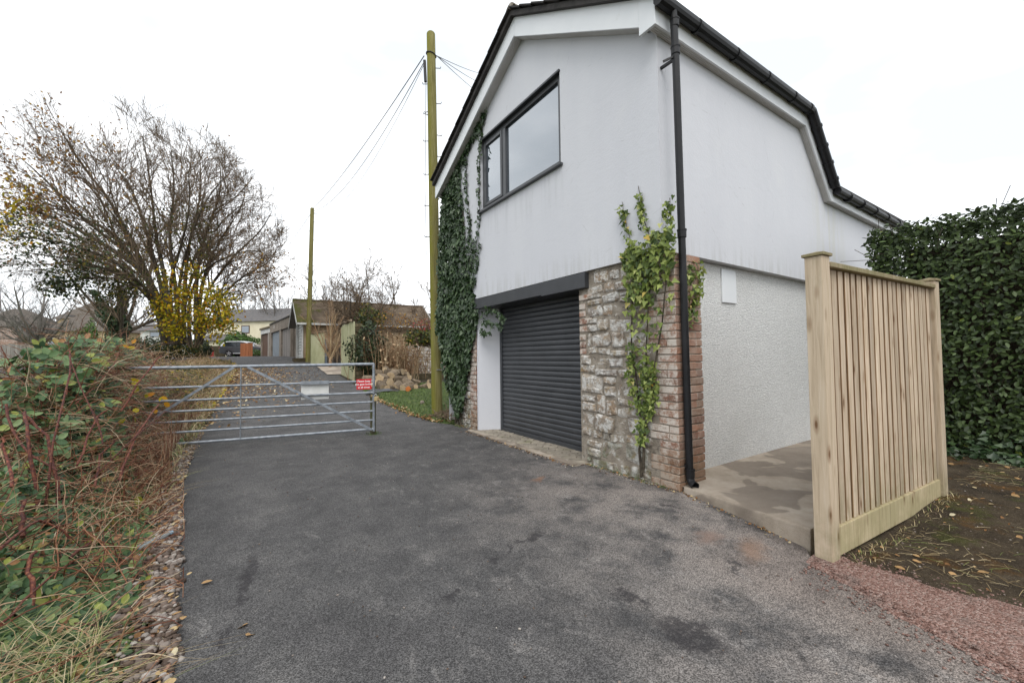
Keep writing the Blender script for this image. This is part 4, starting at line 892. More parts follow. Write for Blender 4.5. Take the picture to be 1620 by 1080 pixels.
sr = sample_poly(rs, [(.14, 2.1), (.38, 2.25), (.42, 2.0), (.36, 1.8), (.2, 1.55), (.12, 1.7)], 130)
leafobj('trailing_leaves', np.stack([sr[:, 0], -.01-rs.uniform(0, .05, len(sr)), sr[:, 1]], 1), np.array([-.2, -1, .3])+rs.normal(size=(len(sr), 3))*.5, np.array([0, 0, -1.])+rs.normal(size=(len(sr), 3))*.5, rs.uniform(.035, .06, len(sr)), IV, 'ivyLime', IVR)
sb = []
for c_ in ([(.41, .05), (.39, .35), (.36, .7), (.33, 1.1), (.3, 1.6), (.22, 2.2)], [(.42, .05), (.41, .4), (.42, .8), (.49, 1.2), (.5, 1.7), (.42, 2.3)], [(.40, .1), (.36, .5), (.27, .9), (.2, 1.3), (.1, 1.7), (.02, 2.3)], [(.22, 2.4), (.32, 2.7), (.37, 3.02)], [(.44, 2.36), (.55, 2.66), (.58, 2.92)], [(.02, 2.45), (0, 2.62), (.015, 2.78)]):
    q = resample(c_, 14); sb.append(np.concatenate([np.full((14, 1), -.035), q+rs.normal(size=q.shape)*.008], 1))
tubeobj('stem', [(np.array(sb[:3]), np.array([np.linspace(.014, .006, 14)]*3), 5), (np.array(sb[3:]), np.full((3, 14), .004), 4)], 'bark', IVR)

# ================================================================== HEDGE BEHIND THE FENCE
HG = thing('laurel_hedge', 'tall clipped dark evergreen hedge behind the timber fence', 'hedge', (4.3, -2.5, 0))
hx0, hx1, hy0, hy1, hz = 3.72, 5.1, -4.2, -.40, 2.93
def hedge_pts(n, face):
    a, b = rs.uniform(0, 1, n), rs.uniform(0, 1, n); ins = .20*rs.uniform(0, 1, n)**1.6
    if face == 'f': y = hy0+(hy1-hy0)*a; z = hz*b; wv = .04*np.sin(y*4+z*2)+.03*np.sin(z*7+y*3); p = np.stack([hx0+ins+wv+.08*(z > 2.7), y, z], 1); nn = np.array([-1, 0, .35])
    if face == 'l': x = hx0+(hx1-hx0)*a; z = hz*b; p = np.stack([x, hy1-ins-.06*np.sin(x*5+z*3), z], 1); nn = np.array([0, 1, .35])
    if face == 't': x = hx0+(hx1-hx0)*a; y = hy0+(hy1-hy0)*b; p = np.stack([x, y, hz+.03-ins*1.3+.025*np.sin(x*4)*np.sin(y*5)-.02*(y-hy0)*0], 1); nn = np.array([-.2, 0, 1])
    return p, np.tile(nn, (n, 1))+rs.normal(size=(n, 3))*.5
LT = template('laurel', .16)
for face, n in (('f', 17000), ('l', 5000), ('t', 6500)):
    p, nn = hedge_pts(n, face); T = rs.normal(size=(n, 3))*.7+np.array([-.25, .1, -.35 if face != 't' else .3])
    leafobj('foliage', p, nn, T, rs.uniform(.042, .082, n), LT, 'laurel', HG).location = (-4.3, 2.5, 0)
core = MB().box(hx0+.36, hx1-.2, hy0, hy1-.33, .12, hz-.28).obj('inner_growth', 'litter', HG, loc=(-4.3, 2.5, 0))
n = 500; p0 = np.stack([rs.uniform(hx0+.2, hx0+.5, n), rs.uniform(hy0, hy1, n), rs.uniform(.0, hz-.2, n)], 1); dd = np.array([-.3, 0, .7])+rs.normal(size=(n, 3))*.4
tw = p0[:, None]+dd[:, None]*np.linspace(0, .42, 4)[None, :, None]; tw[:, :, 0] = np.maximum(tw[:, :, 0], hx0-.05)
kind(tubeobj('twig', [(tw, np.full((n, 4), .004), 3)], 'bark', HG), 'stuff').location = (-4.3, 2.5, 0)
n = 2; p0 = np.stack([rs.uniform(hx0, hx1, n), rs.uniform(hy0, hy1, n), np.full(n, hz)], 1); tw = p0[:, None]+(np.array([-.25, .3, .5])+rs.normal(size=(n, 3))*.3)[:, None]*np.linspace(0, .26, 4)[None, :, None]
kind(tubeobj('twig', [(tw, np.full((n, 4), .004), 3)], 'bark', HG), 'stuff').location = (-4.3, 2.5, 0)
ii = np.repeat(np.arange(n), 5); q = tw[ii, rs.randint(1, 4, len(ii))]; leafobj('foliage', q, rs.normal(size=q.shape)+np.array([0, 0, .6]), rs.normal(size=q.shape), rs.uniform(.06, .1, len(q)), LT, 'laurel', HG).location = (-4.3, 2.5, 0)
# low ivy under the hedge
n = 1500; p = np.stack([rs.uniform(3.45, 4.0, n), rs.uniform(-4, -.4, n), rs.uniform(.0, .42, n)], 1); p[:, 2] *= ss(3.4, 3.9, p[:, 0])*.8+.25
kind(leafobj('ground_ivy', p, np.array([-.6, -.1, .8])+rs.normal(size=p.shape)*.4, rs.normal(size=p.shape), rs.uniform(.04, .08, n), IV, 'ivyDark'), 'stuff')
# leaves, straw and stones on the soil
def onsoil(n, x0, x1, y0, y1): 
    p = np.stack([rs.uniform(x0, x1, n), rs.uniform(y0, y1, n), np.zeros(n)], 1); p[:, 2] = [soilz(a, b)+.008 for a, b in p[:, :2]]; return p
OV = template('oval', .12)
p = onsoil(700, -.1, 5, -5, -1.0); kind(leafobj('leaf_litter', p, np.array([0, 0, 1.])+rs.normal(size=p.shape)*.35, rs.normal(size=p.shape), rs.uniform(.012, .04, len(p)), OV, 'fallen'), 'stuff')
p = onsoil(4200, -.2, 4.5, -5, -1.40); p = p[(np.sin(p[:, 0]*2.3+1)*np.sin(p[:, 1]*2.9)+.5*np.sin(p[:, 0]*7)*np.sin(p[:, 1]*6) + rs.uniform(-.5, .5, len(p))) > .25]
n = len(p); ddv = rs.normal(size=(n, 3))*np.array([1, 1, .12])+np.array([.4, -.3, .1]); ddv = unit(ddv); ln = rs.uniform(.03, .12, n)
tt = np.linspace(-.5, .5, 4); tw = p[:, None]+ddv[:, None]*(ln[:, None]*tt[None])[:, :, None]; tw[:, :, 2] = np.maximum(tw[:, :, 2], p[:, None, 2])+.006*np.cos(tt*3)
kind(tubeobj('dead_straw', [(tw, np.full((n, 4), .0012), 3)], 'straw'), 'stuff')
lm = []
for k in range(3):
    v, f = leaves(np.zeros((1, 3)), np.array([[.2, .1, 1]]), np.array([[0, 1., 0]]), np.array([.046+.008*k]), OV); me = npmesh('fallen_leaf', v, f); me.materials.append(M['fallen']); lm.append(me)
def fallen(pts, label, group, zf):
    for (x, y) in pts:
        o = link(random.choice(lm), 'fallen_leaf', None, (x, y, zf(x, y)+.008), (rs.uniform(-.25, .25), rs.uniform(-.25, .25), rs.uniform(0, 6.28))); tag(o, label, 'leaf', group)
pp = [gp(x, y)[:2] for x, y in ((1415, 895), (1560, 772), (1600, 790), (1565, 905), (1500, 905), (1443, 885), (1530, 735), (1590, 745), (1500, 740), (1605, 760), (1545, 800), (1490, 800), (1610, 850))]
fallen(pp, 'pale fallen leaf lying on the dark soil in front of the hedge', 'fallen leaves on the soil', soilz)
for (x, y), lab in (((318, 926), 'single tan leaf lying on the tarmac nearest the gravel edge'), ((393, 990), 'curled brown leaf on the tarmac near the front'), ((389, 1010), 'smallest tan leaf on the tarmac near the front')):
    g_ = gp(x, y); fallen([(g_[0], g_[1])], lab, None, lambda a, b: .004)

# ================================================================== LANE EDGES: GRAVEL, LITTER, LAWN GRASS
def pebbles(name, P, size, mat):
    n = len(P); t = (1+5**.5)/2
    ico = np.array([(-1, t, 0), (1, t, 0), (-1, -t, 0), (1, -t, 0), (0, -1, t), (0, 1, t), (0, -1, -t), (0, 1, -t), (t, 0, -1), (t, 0, 1), (-t, 0, -1), (-t, 0, 1)])/1.9
    fc = np.array([(0, 11, 5), (0, 5, 1), (0, 1, 7), (0, 7, 10), (0, 10, 11), (1, 5, 9), (5, 11, 4), (11, 10, 2), (10, 7, 6), (7, 1, 8), (3, 9, 4), (3, 4, 2), (3, 2, 6), (3, 6, 8), (3, 8, 9), (4, 9, 5), (2, 4, 11), (6, 2, 10), (8, 6, 7), (9, 8, 1)])
    v = ico[None]*(1+rs.uniform(-.22, .22, (n, 12, 1))); v *= rs.uniform(.55, 1.2, (n, 1, 3))*np.array([1, 1, .6]); a = rs.uniform(0, 6.28, n); c_, s_ = np.cos(a)[:, None], np.sin(a)[:, None]
    v = np.stack([v[..., 0]*c_-v[..., 1]*s_, v[..., 0]*s_+v[..., 1]*c_, v[..., 2]], -1)*np.asarray(size)[:, None, None]+P[:, None]
    return fin(link(npmesh(name, v.reshape(-1, 3), [((np.arange(n)*12)[:, None, None]+fc[None]).reshape(-1, 3)]), name), mat, False)
n = 8500; y = rs.uniform(-1.6, 8, n)**1.0; off = np.abs(rs.normal(0, .105, n))*np.clip(1.15-.06*y, .4, 1); x = np.array([lane_x(a)[0] for a in y])+.01-off
kind(pebbles('gravel', np.stack([x, y, .0+.012+.10*off+rs.uniform(-.01, .012, n)], 1), rs.uniform(.006, .024, n)*np.clip(1.1-.05*y, .5, 1.1), 'pebblestone'), 'stuff')
n = 500; y = rs.uniform(-2, 7, n); x = rs.uniform(-3.6, 0, n); x = np.where(x < np.array([lane_x(a)[0] for a in y]), -3, x); kind(pebbles('grit', np.stack([x, y, zt(x, y)+.004], 1), rs.uniform(.003, .008, n), 'pebblestone'), 'stuff')
n = 260; y = rs.uniform(.05, 4.6, n); x = -.02-np.abs(rs.normal(0, .05, n))-.18*((y > 1.25) & (y < 4.0)); kind(pebbles('grit', np.stack([x, y, np.full(n, .006)], 1), rs.uniform(.004, .016, n), 'pebblestone'), 'stuff')
n = 160; x = rs.uniform(-.4, 2.6, n); y = -1.42-.9*rs.uniform(0, 1, n)**1.4; kind(pebbles('grit', np.stack([x, y, [soilz(a, b)+.004 for a, b in zip(x, y)]], 1), rs.uniform(.003, .010, n), 'pebblestone'), 'stuff')
# leaf litter on the lane beyond the gate and along its edges
n = 5200; y = 6.5+13*rs.uniform(0, 1, n)**.75; u_ = rs.beta(.7, 2.2, n); l = np.array([lane_x(a)[0] for a in y]); r = np.array([lane_x(a)[1] for a in y]); x = l-.1+(r-l)*u_
k_ = rs.uniform(size=n) < np.clip((y-7)/7, .12, 1)*(.3+.9*(u_ < .55)+.2*(y > 13)); x, y = x[k_], y[k_]
p = np.stack([x, y, zt(x, y)+.012], 1); kind(leafobj('leaf_litter', p, np.array([0, 0, 1.])+rs.normal(size=p.shape)*.3, rs.normal(size=p.shape), rs.uniform(.04, .085, len(p)), OV, 'fallen'), 'stuff')
n = 900; y = rs.uniform(-1.5, 9, n); x = np.array([lane_x(a)[0] for a in y])-np.abs(rs.normal(.0, .22, n))+.03; p = np.stack([x, y, zt(x, y)+.03], 1)
kind(leafobj('leaf_litter', p, np.array([0, 0, 1.])+rs.normal(size=p.shape)*.5, rs.normal(size=p.shape), rs.uniform(.02, .045, n), OV, 'fallen'), 'stuff')
n = 420; y = rs.uniform(5, 9.5, n); x = np.array([lane_x(a)[1] for a in y])+rs.normal(.02, .07, n); p = np.stack([x, y, zt(x, y)+.03], 1)
kind(leafobj('leaf_litter', p, np.array([0, 0, 1.])+rs.normal(size=p.shape)*.5, rs.normal(size=p.shape), rs.uniform(.03, .065, n), OV, 'fallen'), 'stuff')
n = 9000; y = rs.uniform(5.0, 11.4, n); l = np.array([lane_x(a)[1] for a in y]); x = l+.05+(3.6-l)*rs.uniform(0, 1, n)**1.1; p = np.stack([x, y, [lawnz(a, b)-.01 for a, b in zip(x, y)]], 1)
kind(bladeobj('lawn_grass', p, rs.uniform(.04, .11, n), .009, .8, 'grass', rs), 'stuff')
# heap of cut roots at the foot of the tall pole
n = 130; p0 = np.stack([rs.uniform(-.12, .6, n), rs.uniform(4.95, 5.75, n), rs.uniform(.0, .12, n)], 1); dd = rs.normal(size=(n, 3))*np.array([1, 1, .45])+np.array([0, 0, .25]); dd = unit(dd)
tw = p0[:, None]+dd[:, None]*(rs.uniform(.12, .4, n)[:, None]*np.linspace(-.4, .6, 5)[None])[:, :, None]+rs.normal(size=(n, 5, 3))*.018; tw[:, :, 2] = np.abs(tw[:, :, 2])+.02
tag(tubeobj('twig_heap', [(tw, rs.uniform(.004, .014, n)[:, None]*np.linspace(1, .5, 5)[None], 4)], 'twig'), 'tangled heap of brown roots and twigs at the foot of the tall pole', 'twigs')
n = 2600; y = -1.25-2.2*rs.uniform(0, 1, n); l = np.array([red_x(a) for a in y]); sd_ = rs.uniform(size=n) < .6; x = np.where(sd_, l[:, 0]+.12-np.abs(rs.normal(0, .10, n))*1.3, l[:, 1]+rs.normal(0, .06, n)); x[::4] = (l[:, 0]+(l[:, 1]-l[:, 0])*rs.uniform(.1, 1, n))[::4]
kind(pebbles('red_chippings', np.stack([x, y, zt(x, y)+.004+.010*(x > l[:, 0]+.08)], 1), rs.uniform(.003, .009, n), 'redgravel'), 'stuff')
# dirt, moss and small weeds where walls and posts meet the ground
n = 420; y = rs.uniform(-1.1, 4.7, n); x = np.where(y < 0, .03+.285*y-.02, -.02-.19*((y > 1.25) & (y < 3.95)))-np.abs(rs.normal(0, .025, n)); p = np.stack([x, y, np.full(n, .008)], 1)
kind(leafobj('leaf_litter', p, np.array([0, 0, 1.])+rs.normal(size=p.shape)*.6, rs.normal(size=p.shape), rs.uniform(.01, .03, n), OV, 'fallen'), 'stuff')
n = 450; q_ = rs.uniform(0, 2.1, n); x = -.37+q_; y = -1.34-.06*q_-np.abs(rs.normal(0, .05, n)); p = np.stack([x, y, [soilz(a, b) for a, b in zip(x, y)]], 1)[rs.uniform(size=n) < .5]
kind(bladeobj('weeds', p, rs.uniform(.015, .06, len(p)), .004, 1.2, 'straw', rs), 'stuff')
n = 700; y = np.concatenate([rs.normal(4.72, .07, 250), rs.uniform(4.3, 4.9, 250), rs.uniform(.1, 1.2, 200)]); x = np.concatenate([rs.normal(-1.57, .06, 250), rs.uniform(-.15, .02, 250), rs.normal(-.03, .015, 200)]); p = np.stack([x, y, np.full(n, .0)], 1)
kind(bladeobj('weeds', p, rs.uniform(.01, .05, n), .004, 1.0, 'grass', rs), 'stuff')
# bottle in the gravel
g_ = gp(246, 866); bt = thing('bottle', 'clear bottle lying in the gravel at the left edge of the tarmac', 'bottle', (g_[0], g_[1], .045), .9)
pts = [(-.13, 0, .0), (-.125, 0, 0), (.03, 0, .005), (.07, 0, .006), (.10, 0, .008)]; MB().tube(pts, [.016, .026, .026, .018, .011], 12).obj('body', 'clearglass', bt, smooth=True); MB().tube([(.10, 0, .008), (.125, 0, .009)], .013, 10).obj('cap', 'bluecap', bt)

# ================================================================== BRAMBLE BANK ON THE LEFT
HT_Y = [-4, -2, -1, 0, 1, 2, 2.5, 2.9, 3.3, 4.2, 6, 9, 12, 16, 20, 24, 27]; HT_Z = [.12, .20, .28, .36, .46, .56, .70, 1.0, 1.28, 1.38, 1.40, 1.15, .8, .5, .3, .15, .05]
def bank(x, y):
    q0 = np.interp(y, [3.0, 3.8, 6.5, 9], [0, .22, .22, 0])
    w = np.interp(y, [-4, 0, 2.5, 3.8, 5.6, 8, 27], [.8, .8, .7, .38, .38, .7, .9]); lx = np.interp(y, [-8, 0, 1, 3, 5, 9, 13, 17, 20, 24, 30], [-3.55, -3.68, -3.76, -3.95, -3.99, -3.93, -3.78, -3.64, -3.6, -3.9, -5])
    return np.interp(y, HT_Y, HT_Z)*ss(-.22-q0, -.22-q0-w, x-lx)*(1-ss(1.15, 2.1, lx-x))
by = np.arange(-4, 27.1, .3); bxs = np.linspace(0, -4.8, 41); bv = []
for y_ in by:
    lx = lane_x(min(y_, 22))[0]
    for q in bxs: bv.append((lx-.02+q, y_, float(zt(lx+q, y_))-.02+.62*float(bank(lx+q, y_))+.03*math.sin(q*7+y_*3)*float(bank(lx+q, y_) > .05)))
m_ = len(bxs); kind(fin(link(npmesh('bank', np.array(bv), [np.array([(j*m_+i, j*m_+i+1, (j+1)*m_+i+1, (j+1)*m_+i) for j in range(len(by)-1) for i in range(m_-1)])]), 'bank'), 'litter', True), 'structure')
BR = thing('bramble_thicket', 'tangled bramble thicket with cut red canes on the bank left of the tarmac', 'brambles', (-5, 3, 0)); BO = (5, -3, 0)
TT = tri_template()
def bankpts(n, y0, y1, x0=-.15, x1=-2.0, pw=1.0, zlo=.6, zhi=1.02):
    y = y0+(y1-y0)*rs.uniform(0, 1, n)**pw; lx = np.array([lane_x(min(a, 22))[0] for a in y]); x = lx+x0+(x1-x0)*rs.uniform(0, 1, n)**1.35; b = bank(x, y)
    z = zt(x, y)+b*rs.uniform(zlo, zhi, n)+.02; return np.stack([x, y, z], 1), b
p, b = bankpts(9000, -1.5, 8, pw=1.0); cl = np.sin(p[:, 0]*5+p[:, 1]*2)+np.sin(p[:, 1]*4-p[:, 2]*6)+rs.normal(0, .7, len(p)); p = p[(cl > -.1) | (p[:, 1] < 2.2)]
leafobj('foliage', p, np.array([.35, -.55, .8])+rs.normal(size=p.shape)*.5, rs.normal(size=p.shape)+np.array([.3, -.2, -.3]), rs.uniform(.045, .085, len(p)), TT, 'bramble', BR).location = BO
p, b = bankpts(5200, -1.0, 4.5, x0=-.25, x1=-1.6, zlo=.6, zhi=.85); leafobj('foliage', p, np.array([.4, -.5, .8])+rs.normal(size=p.shape)*.4, rs.normal(size=p.shape), rs.uniform(.045, .085, len(p)), IV, 'bramble', BR).location = BO
p, b = bankpts(750, 2.4, 7, x0=-.5, x1=-1.9, zlo=.95, zhi=1.1); leafobj('foliage', p, np.array([.1, -.5, 1])+rs.normal(size=p.shape)*.5, rs.normal(size=p.shape), rs.uniform(.09, .16, len(p)), TT, 'bramble', BR).location = BO
p, b = bankpts(900, .5, 6.5, x0=-.2, x1=-.9, zlo=.5, zhi=.95); leafobj('foliage', p+np.array([0, 0, .02]), np.array([.5, -.6, .7])+rs.normal(size=p.shape)*.5, rs.normal(size=p.shape), rs.uniform(.05, .10, len(p)), TT, 'bramble', BR).location = BO
# yellow leaves here and there
yp = np.array([at(210, 552, 5.6), at(138, 583, 5.0), at(103, 635, 4.4), at(206, 615, 4.9), at(225, 620, 5), at(250, 640, 5.2), at(88, 622, 4.2), at(115, 850, 2.7), at(215, 800, 3.5), at(205, 660, 4.4)])
yq = np.repeat(yp, 4, 0)+rs.normal(size=(len(yp)*4, 3))*.045; leafobj('yellow_leaves', yq, np.array([.2, -.9, .6])+rs.normal(size=yq.shape)*.4, rs.normal(size=yq.shape), rs.uniform(.05, .09, len(yq)), OV, 'yellowleaf', BR).location = BO
# thin canes
def canes(n, y0, y1, r0, r1, ln0, ln1, up, K=7, x0=-.2, x1=-1.9, zlo=.35, zhi=1.0, droop=.5):
    p, b = bankpts(n, y0, y1, x0, x1, zlo=zlo, zhi=zhi); d_ = unit(rs.normal(size=(n, 3))*np.array([1, 1, .5])+np.array([.25, -.2, up])); ln = rs.uniform(ln0, ln1, n); pts = [p]; 
    for k in range(1, K): d_ = unit(d_+rs.normal(size=d_.shape)*.16+np.array([0, 0, -droop*.16*k/K*2])); pts.append(pts[-1]+d_*(ln/(K-1))[:, None])
    P_ = np.stack(pts, 1); P_[:, :, 2] -= (P_[:, :1, 2]-p[:, None, 2]); lo = zt(P_[..., 0], P_[..., 1])+.02; P_[..., 2] = np.maximum(P_[..., 2], lo)
    lxx = np.interp(P_[..., 1], [-4, 0, 1, 3, 5, 9, 17, 22], [-3.55, -3.68, -3.76, -3.95, -3.99, -3.93, -3.64, -3.7]); P_[..., 0] = np.minimum(P_[..., 0], lxx+.03-np.interp(P_[..., 1], [2.6, 3.8, 7, 9], [0, .24, .24, .0]))
    return P_, rs.uniform(r0, r1, n)[:, None]*np.linspace(1, .5, K)[None]
Pa, Ra = canes(3300, .7, 8.5, .0014, .0042, .2, .6, .7, zlo=.5, zhi=1.02); Pb, Rb = canes(3000, 1.8, 7.5, .0014, .0042, .2, .65, .25, zlo=.45, zhi=1.0, x0=-.1); Pc, Rc = canes(1500, 3.0, 6.0, .0016, .0045, .3, .8, .25, zlo=.5, zhi=1.02, x0=-.05, x1=-1.2)
Pe, Re = canes(500, -1.2, 1.2, .0014, .0045, .2, .55, .4)
tubeobj('thin_canes', [(Pe, Re, 4), (Pa, Ra, 4), (Pb, Rb, 3), (Pc, Rc, 3)], 'cane', BR).location = BO
# thick cut canes, each its own
tk = [((62, 800, 2.7), (45, 690, 2.75), (40, 650, 2.85)), ((70, 800, 2.75), (84, 700, 2.85), (112, 590, 3.2), (108, 555, 3.3)), ((165, 700, 3.3), (140, 640, 3.4), (108, 560, 3.6)), ((120, 735, 3.2), (150, 670, 3.5), (172, 648, 3.6)), ((96, 790, 2.9), (70, 690, 3.0), (38, 655, 3.0)),
      ((150, 770, 3.1), (160, 720, 3.3), (183, 698, 3.4)), ((20, 770, 2.5), (8, 710, 2.6), (2, 695, 2.6)), ((92, 800, 2.75), (92, 755, 2.8)), ((100, 800, 2.8), (103, 783, 2.85)), ((190, 650, 4.0), (230, 590, 4.3), (255, 562, 4.5)), ((66, 640, 3.6), (62, 600, 3.8), (60, 555, 4.0)), ((35, 850, 2.2), (38, 790, 2.3)), ((50, 960, 1.95), (45, 900, 2.05), (55, 870, 2.1)), ((0, 870, 2.0), (60, 820, 2.3), (110, 850, 2.4)),
      ((110, 880, 2.3), (145, 855, 2.5)), ((130, 1010, 1.95), (147, 970, 2.05)), ((0, 990, 1.75), (60, 925, 2.0), (130, 880, 2.4)), ((20, 660, 3.4), (60, 640, 3.7), (150, 600, 4.2)), ((190, 760, 3.3), (215, 690, 3.7), (250, 640, 4.2)), ((140, 760, 3.2), (205, 700, 3.6), (262, 650, 4.2)), ((120, 640, 3.7), (170, 590, 4.2), (190, 555, 4.4)), ((8, 640, 3.0), (30, 700, 2.9), (90, 745, 2.9))]
for q in tk:
    c_ = resample([at(*s_) for s_ in q], 7)+rs.normal(size=(7, 3))*.006; r = rs.uniform(.005, .011)*(1.0 if q[0][2] < 3.4 else .8)
    MB().tube(c_, list(np.linspace(r*1.1, r*.75, 7)), 7).obj('cane', 'thickcane', BR, smooth=True).location = BO
# straw-like grass in the foreground and on the far part of the bank
p, b = bankpts(4200, -2.1, .25, x0=-.25, x1=-1.6, zlo=.5, zhi=.72, pw=1.3); kind(bladeobj('dry_grass', p, rs.uniform(.10, .30, len(p)), .0036, 1.5, 'straw', rs), 'stuff')
p, b = bankpts(2600, 5.5, 20, x0=-.05, x1=-1.6, zlo=.4, zhi=.7); kind(bladeobj('dry_grass', p, rs.uniform(.12, .36, len(p)), .011, 1.1, 'straw', rs), 'stuff')
p, b = bankpts(1600, 2, 9, x0=-.1, x1=-.9, zlo=.5, zhi=.75); kind(bladeobj('dry_grass', p, rs.uniform(.1, .28, len(p)), .007, 1.4, 'straw', rs), 'stuff')
BR2 = thing('bramble_thicket', 'dry brown thicket on the bank beyond the gate under the big tree', 'brambles', (-5, 14, .3)); BO2 = (5, -14, -.3)
Pd, Rd = canes(2600, 8, 20, .0025, .006, .2, .62, .6, zlo=.5, zhi=1.0); tubeobj('stems', [(Pd, Rd, 3)], 'brownreed', BR2).location = BO2
p, b = bankpts(4200, 8, 24, zlo=.6, zhi=1.05); p = p[rs.uniform(size=len(p)) < .5+.5*(np.sin(p[:, 1]*1.9+p[:, 0]*2) > 0)]
leafobj('foliage', p, np.array([.3, -.6, .8])+rs.normal(size=p.shape)*.5, rs.normal(size=p.shape), rs.uniform(.06, .12, len(p)), TT, 'olive', BR2).location = BO2
p, b = bankpts(1100, 9, 22, x0=.0, x1=-2.2, zlo=.4, zhi=.9); leafobj('yellow_leaves', p, np.array([.3, -.6, .8])+rs.normal(size=p.shape)*.5, rs.normal(size=p.shape), rs.uniform(.05, .1, len(p)), OV, 'yellowleaf', BR2).location = BO2
# ================================================================== LOG HEAP AND GARDEN WALLS
rs = np.random.RandomState(33)
def log(P, d_, L, r, label, group, endm='logend'):
    d_ = Vector(d_).normalized(); ref = d_.orthogonal().normalized(); b_ = d_.cross(ref); n = 11; ph = rs.uniform(.82, 1.14, n); rings = []
    for t in (-.5, -.45, 0, .45, .5):
        q = Vector(P)+d_*L*t; k = .94 if abs(t) == .5 else 1; rings.append([q+(ref*math.cos(6.2832*i/n)+b_*math.sin(6.2832*i/n))*r*ph[i]*k*(1+rs.uniform(-.04, .04)) for i in range(n)])
    m = MB(); vs = [v for g in rings for v in g]; m.add(vs, [(k*n+i, k*n+(i+1) % n, (k+1)*n+(i+1) % n, (k+1)*n+i) for k in range(4) for i in range(n)], 0)
    m.add(rings[0], [tuple(range(n-1, -1, -1))], 1); m.add(rings[-1], [tuple(range(n))], 1)
    tag(m.obj('log', ['logbark', endm]), label, 'log', group)
hc = at(622, 606, 13.9); hz0 = float(zt(hc[0], hc[1]))+.02
lp = [(605, 598, 13.2, .15), (622, 592, 13.6, .14), (612, 606, 13.0, .15), (634, 600, 13.4, .13), (645, 606, 13.2, .13), (628, 611, 12.8, .14), (641, 612, 12.7, .12), (604, 611, 12.8, .14), (652, 612, 12.9, .11), (594, 607, 13.2, .13), (617, 588, 14.0, .13), (630, 590, 14.1, .12), (648, 600, 13.8, .11), (586, 600, 13.6, .12), (640, 594, 14.2, .12), (620, 615, 12.6, .11), (660, 613, 13.0, .09), (672, 612, 13.2, .10), (598, 590, 14.1, .12), (610, 584, 14.4, .11), (690, 612, 13.4, .10), (683, 605, 13.8, .09), (582, 608, 13.4, .10), (655, 604, 13.9, .10)]
for i, (x_, y_, dp, r) in enumerate(lp):
    a_ = rs.uniform(0, 3.14); P = at(x_, y_, dp); P[2] = max(P[2], zt(P[0], P[1])+r*.7)
    lb, gr_ = ('loose sawn log on the ground between the heap and the tall pole', 'loose logs right of the heap') if x_ >= 660 else (('sawn log at the left end of the heap beside the rendered wall', 'logs at the left end of the heap') if x_ < 600 else (('sawn log along the top of the heap behind the gate', 'logs on top of the heap') if y_ <= 595 else ('pale sawn log low at the front of the heap behind the gate', 'logs at the front of the heap')))
    log(P, (math.cos(a_), math.sin(a_), rs.uniform(-.35, .35)), rs.uniform(.28, .5), r, lb, gr_)
P = at(646, 614, 12.5); P[2] = zt(P[0], P[1])+.10; log(P, FWD*-.9+np.array([.2, 0, .1]), .3, .085, 'log with a bright orange cut end at the front of the heap', None, 'logorange')
tg = MB(); q = at(609, 617, 12.4); tg.add([(q[0]+.55*math.cos(a)*k, q[1]+.3*math.sin(a)*k, zt(q[0], q[1])+.04+(1-k)*.16+.03*math.sin(a*3)) for k in (1, .6) for a in np.linspace(0, 6.283, 15)[:-1]], [(i, (i+1) % 14, 14+(i+1) % 14, 14+i) for i in range(14)]+[tuple(range(14, 28))]); tag(tg.obj('plastic_sack', 'carpaint'), 'crumpled dark plastic sack lying in front of the log heap', 'sack')
for i, (x_, y_, dp) in enumerate(((575, 606, 13), (587, 612, 12.8), (590, 595, 13.6))):
    q = at(x_, y_, dp); q[2] = zt(q[0], q[1])+.06
    MBc = MB().tube([q, q+np.array([.1, .05, .02])], [.05, .035], 8); tag(MBc.obj('plastic_scrap', 'redplastic'), ('red plastic scrap left of the log heap by the wall end', 'red plastic scrap on the ground just behind the red sign', 'red plastic scrap at the back left of the log heap')[i], 'scrap')
q = at(668, 633, 10.2); q[2] = lawnz(q[0], q[1])+.02
tag(fin(pebbles('flat_stone', q[None]+np.array([[0, 0, .0]]), [.11], 'concrete'), [], True), 'pale flat stone lying in the grass beside the tall pole', 'stone')

def wall_thing(name, label, pts, z0, z1, th, mat, extra=None):
    """straight wall between two plan points"""
    a, b = np.array(pts[0]), np.array(pts[1]); L = np.linalg.norm(b-a); t = thing(name, label, 'wall', (a[0], a[1], z0), math.atan2(*(b-a)[::-1])); return t, L
# rendered wall end beside the lane
gw = thing('garden_wall', 'tall pale green rendered wall end standing beside the log heap', 'wall', (-.05, 13.1, .4))
m = MB(); zt_ = [2.18, 2.2, 2.14, 2.2, 2.16, 2.1]
yy = np.linspace(0, 2.2, 6)
for i in range(5): m.prism([(0, yy[i], 0), (0, yy[i+1], 0), (0, yy[i+1], zt_[i+1]), (0, yy[i], zt_[i])], (.05, 0, 0))
m.obj('rendered_face', 'greenrender', gw)
ed = MB().box(.052, .32, .03, 2.2, 0, 2.1).obj('wall_core', 'darkstone', gw)
for k in range(12):
    z = .03+k*.175; h = .16
    for j in range(2):
        w = .13*rs.uniform(.85, 1.1); o = link(stone_mesh(w, h*rs.uniform(.8, 1), .03), 'stone', ed, (.12+j*.135, .03, z+.08), (0, 0, math.pi/2)); o.data.materials[0] = M['darkstone']
Pst = np.stack([resample([(-.03, 0+.1, 2.2), (0, .5, 2.24), (-.03, 1.1, 2.2), (0, 1.7, 2.26), (-.05, 2.3, 2.15)], 10)+rs.normal(size=(10, 3))*.02 for _ in range(7)]); tubeobj('dead_stem', [(Pst, np.full((7, 10), .022), 5)], 'twig', gw)
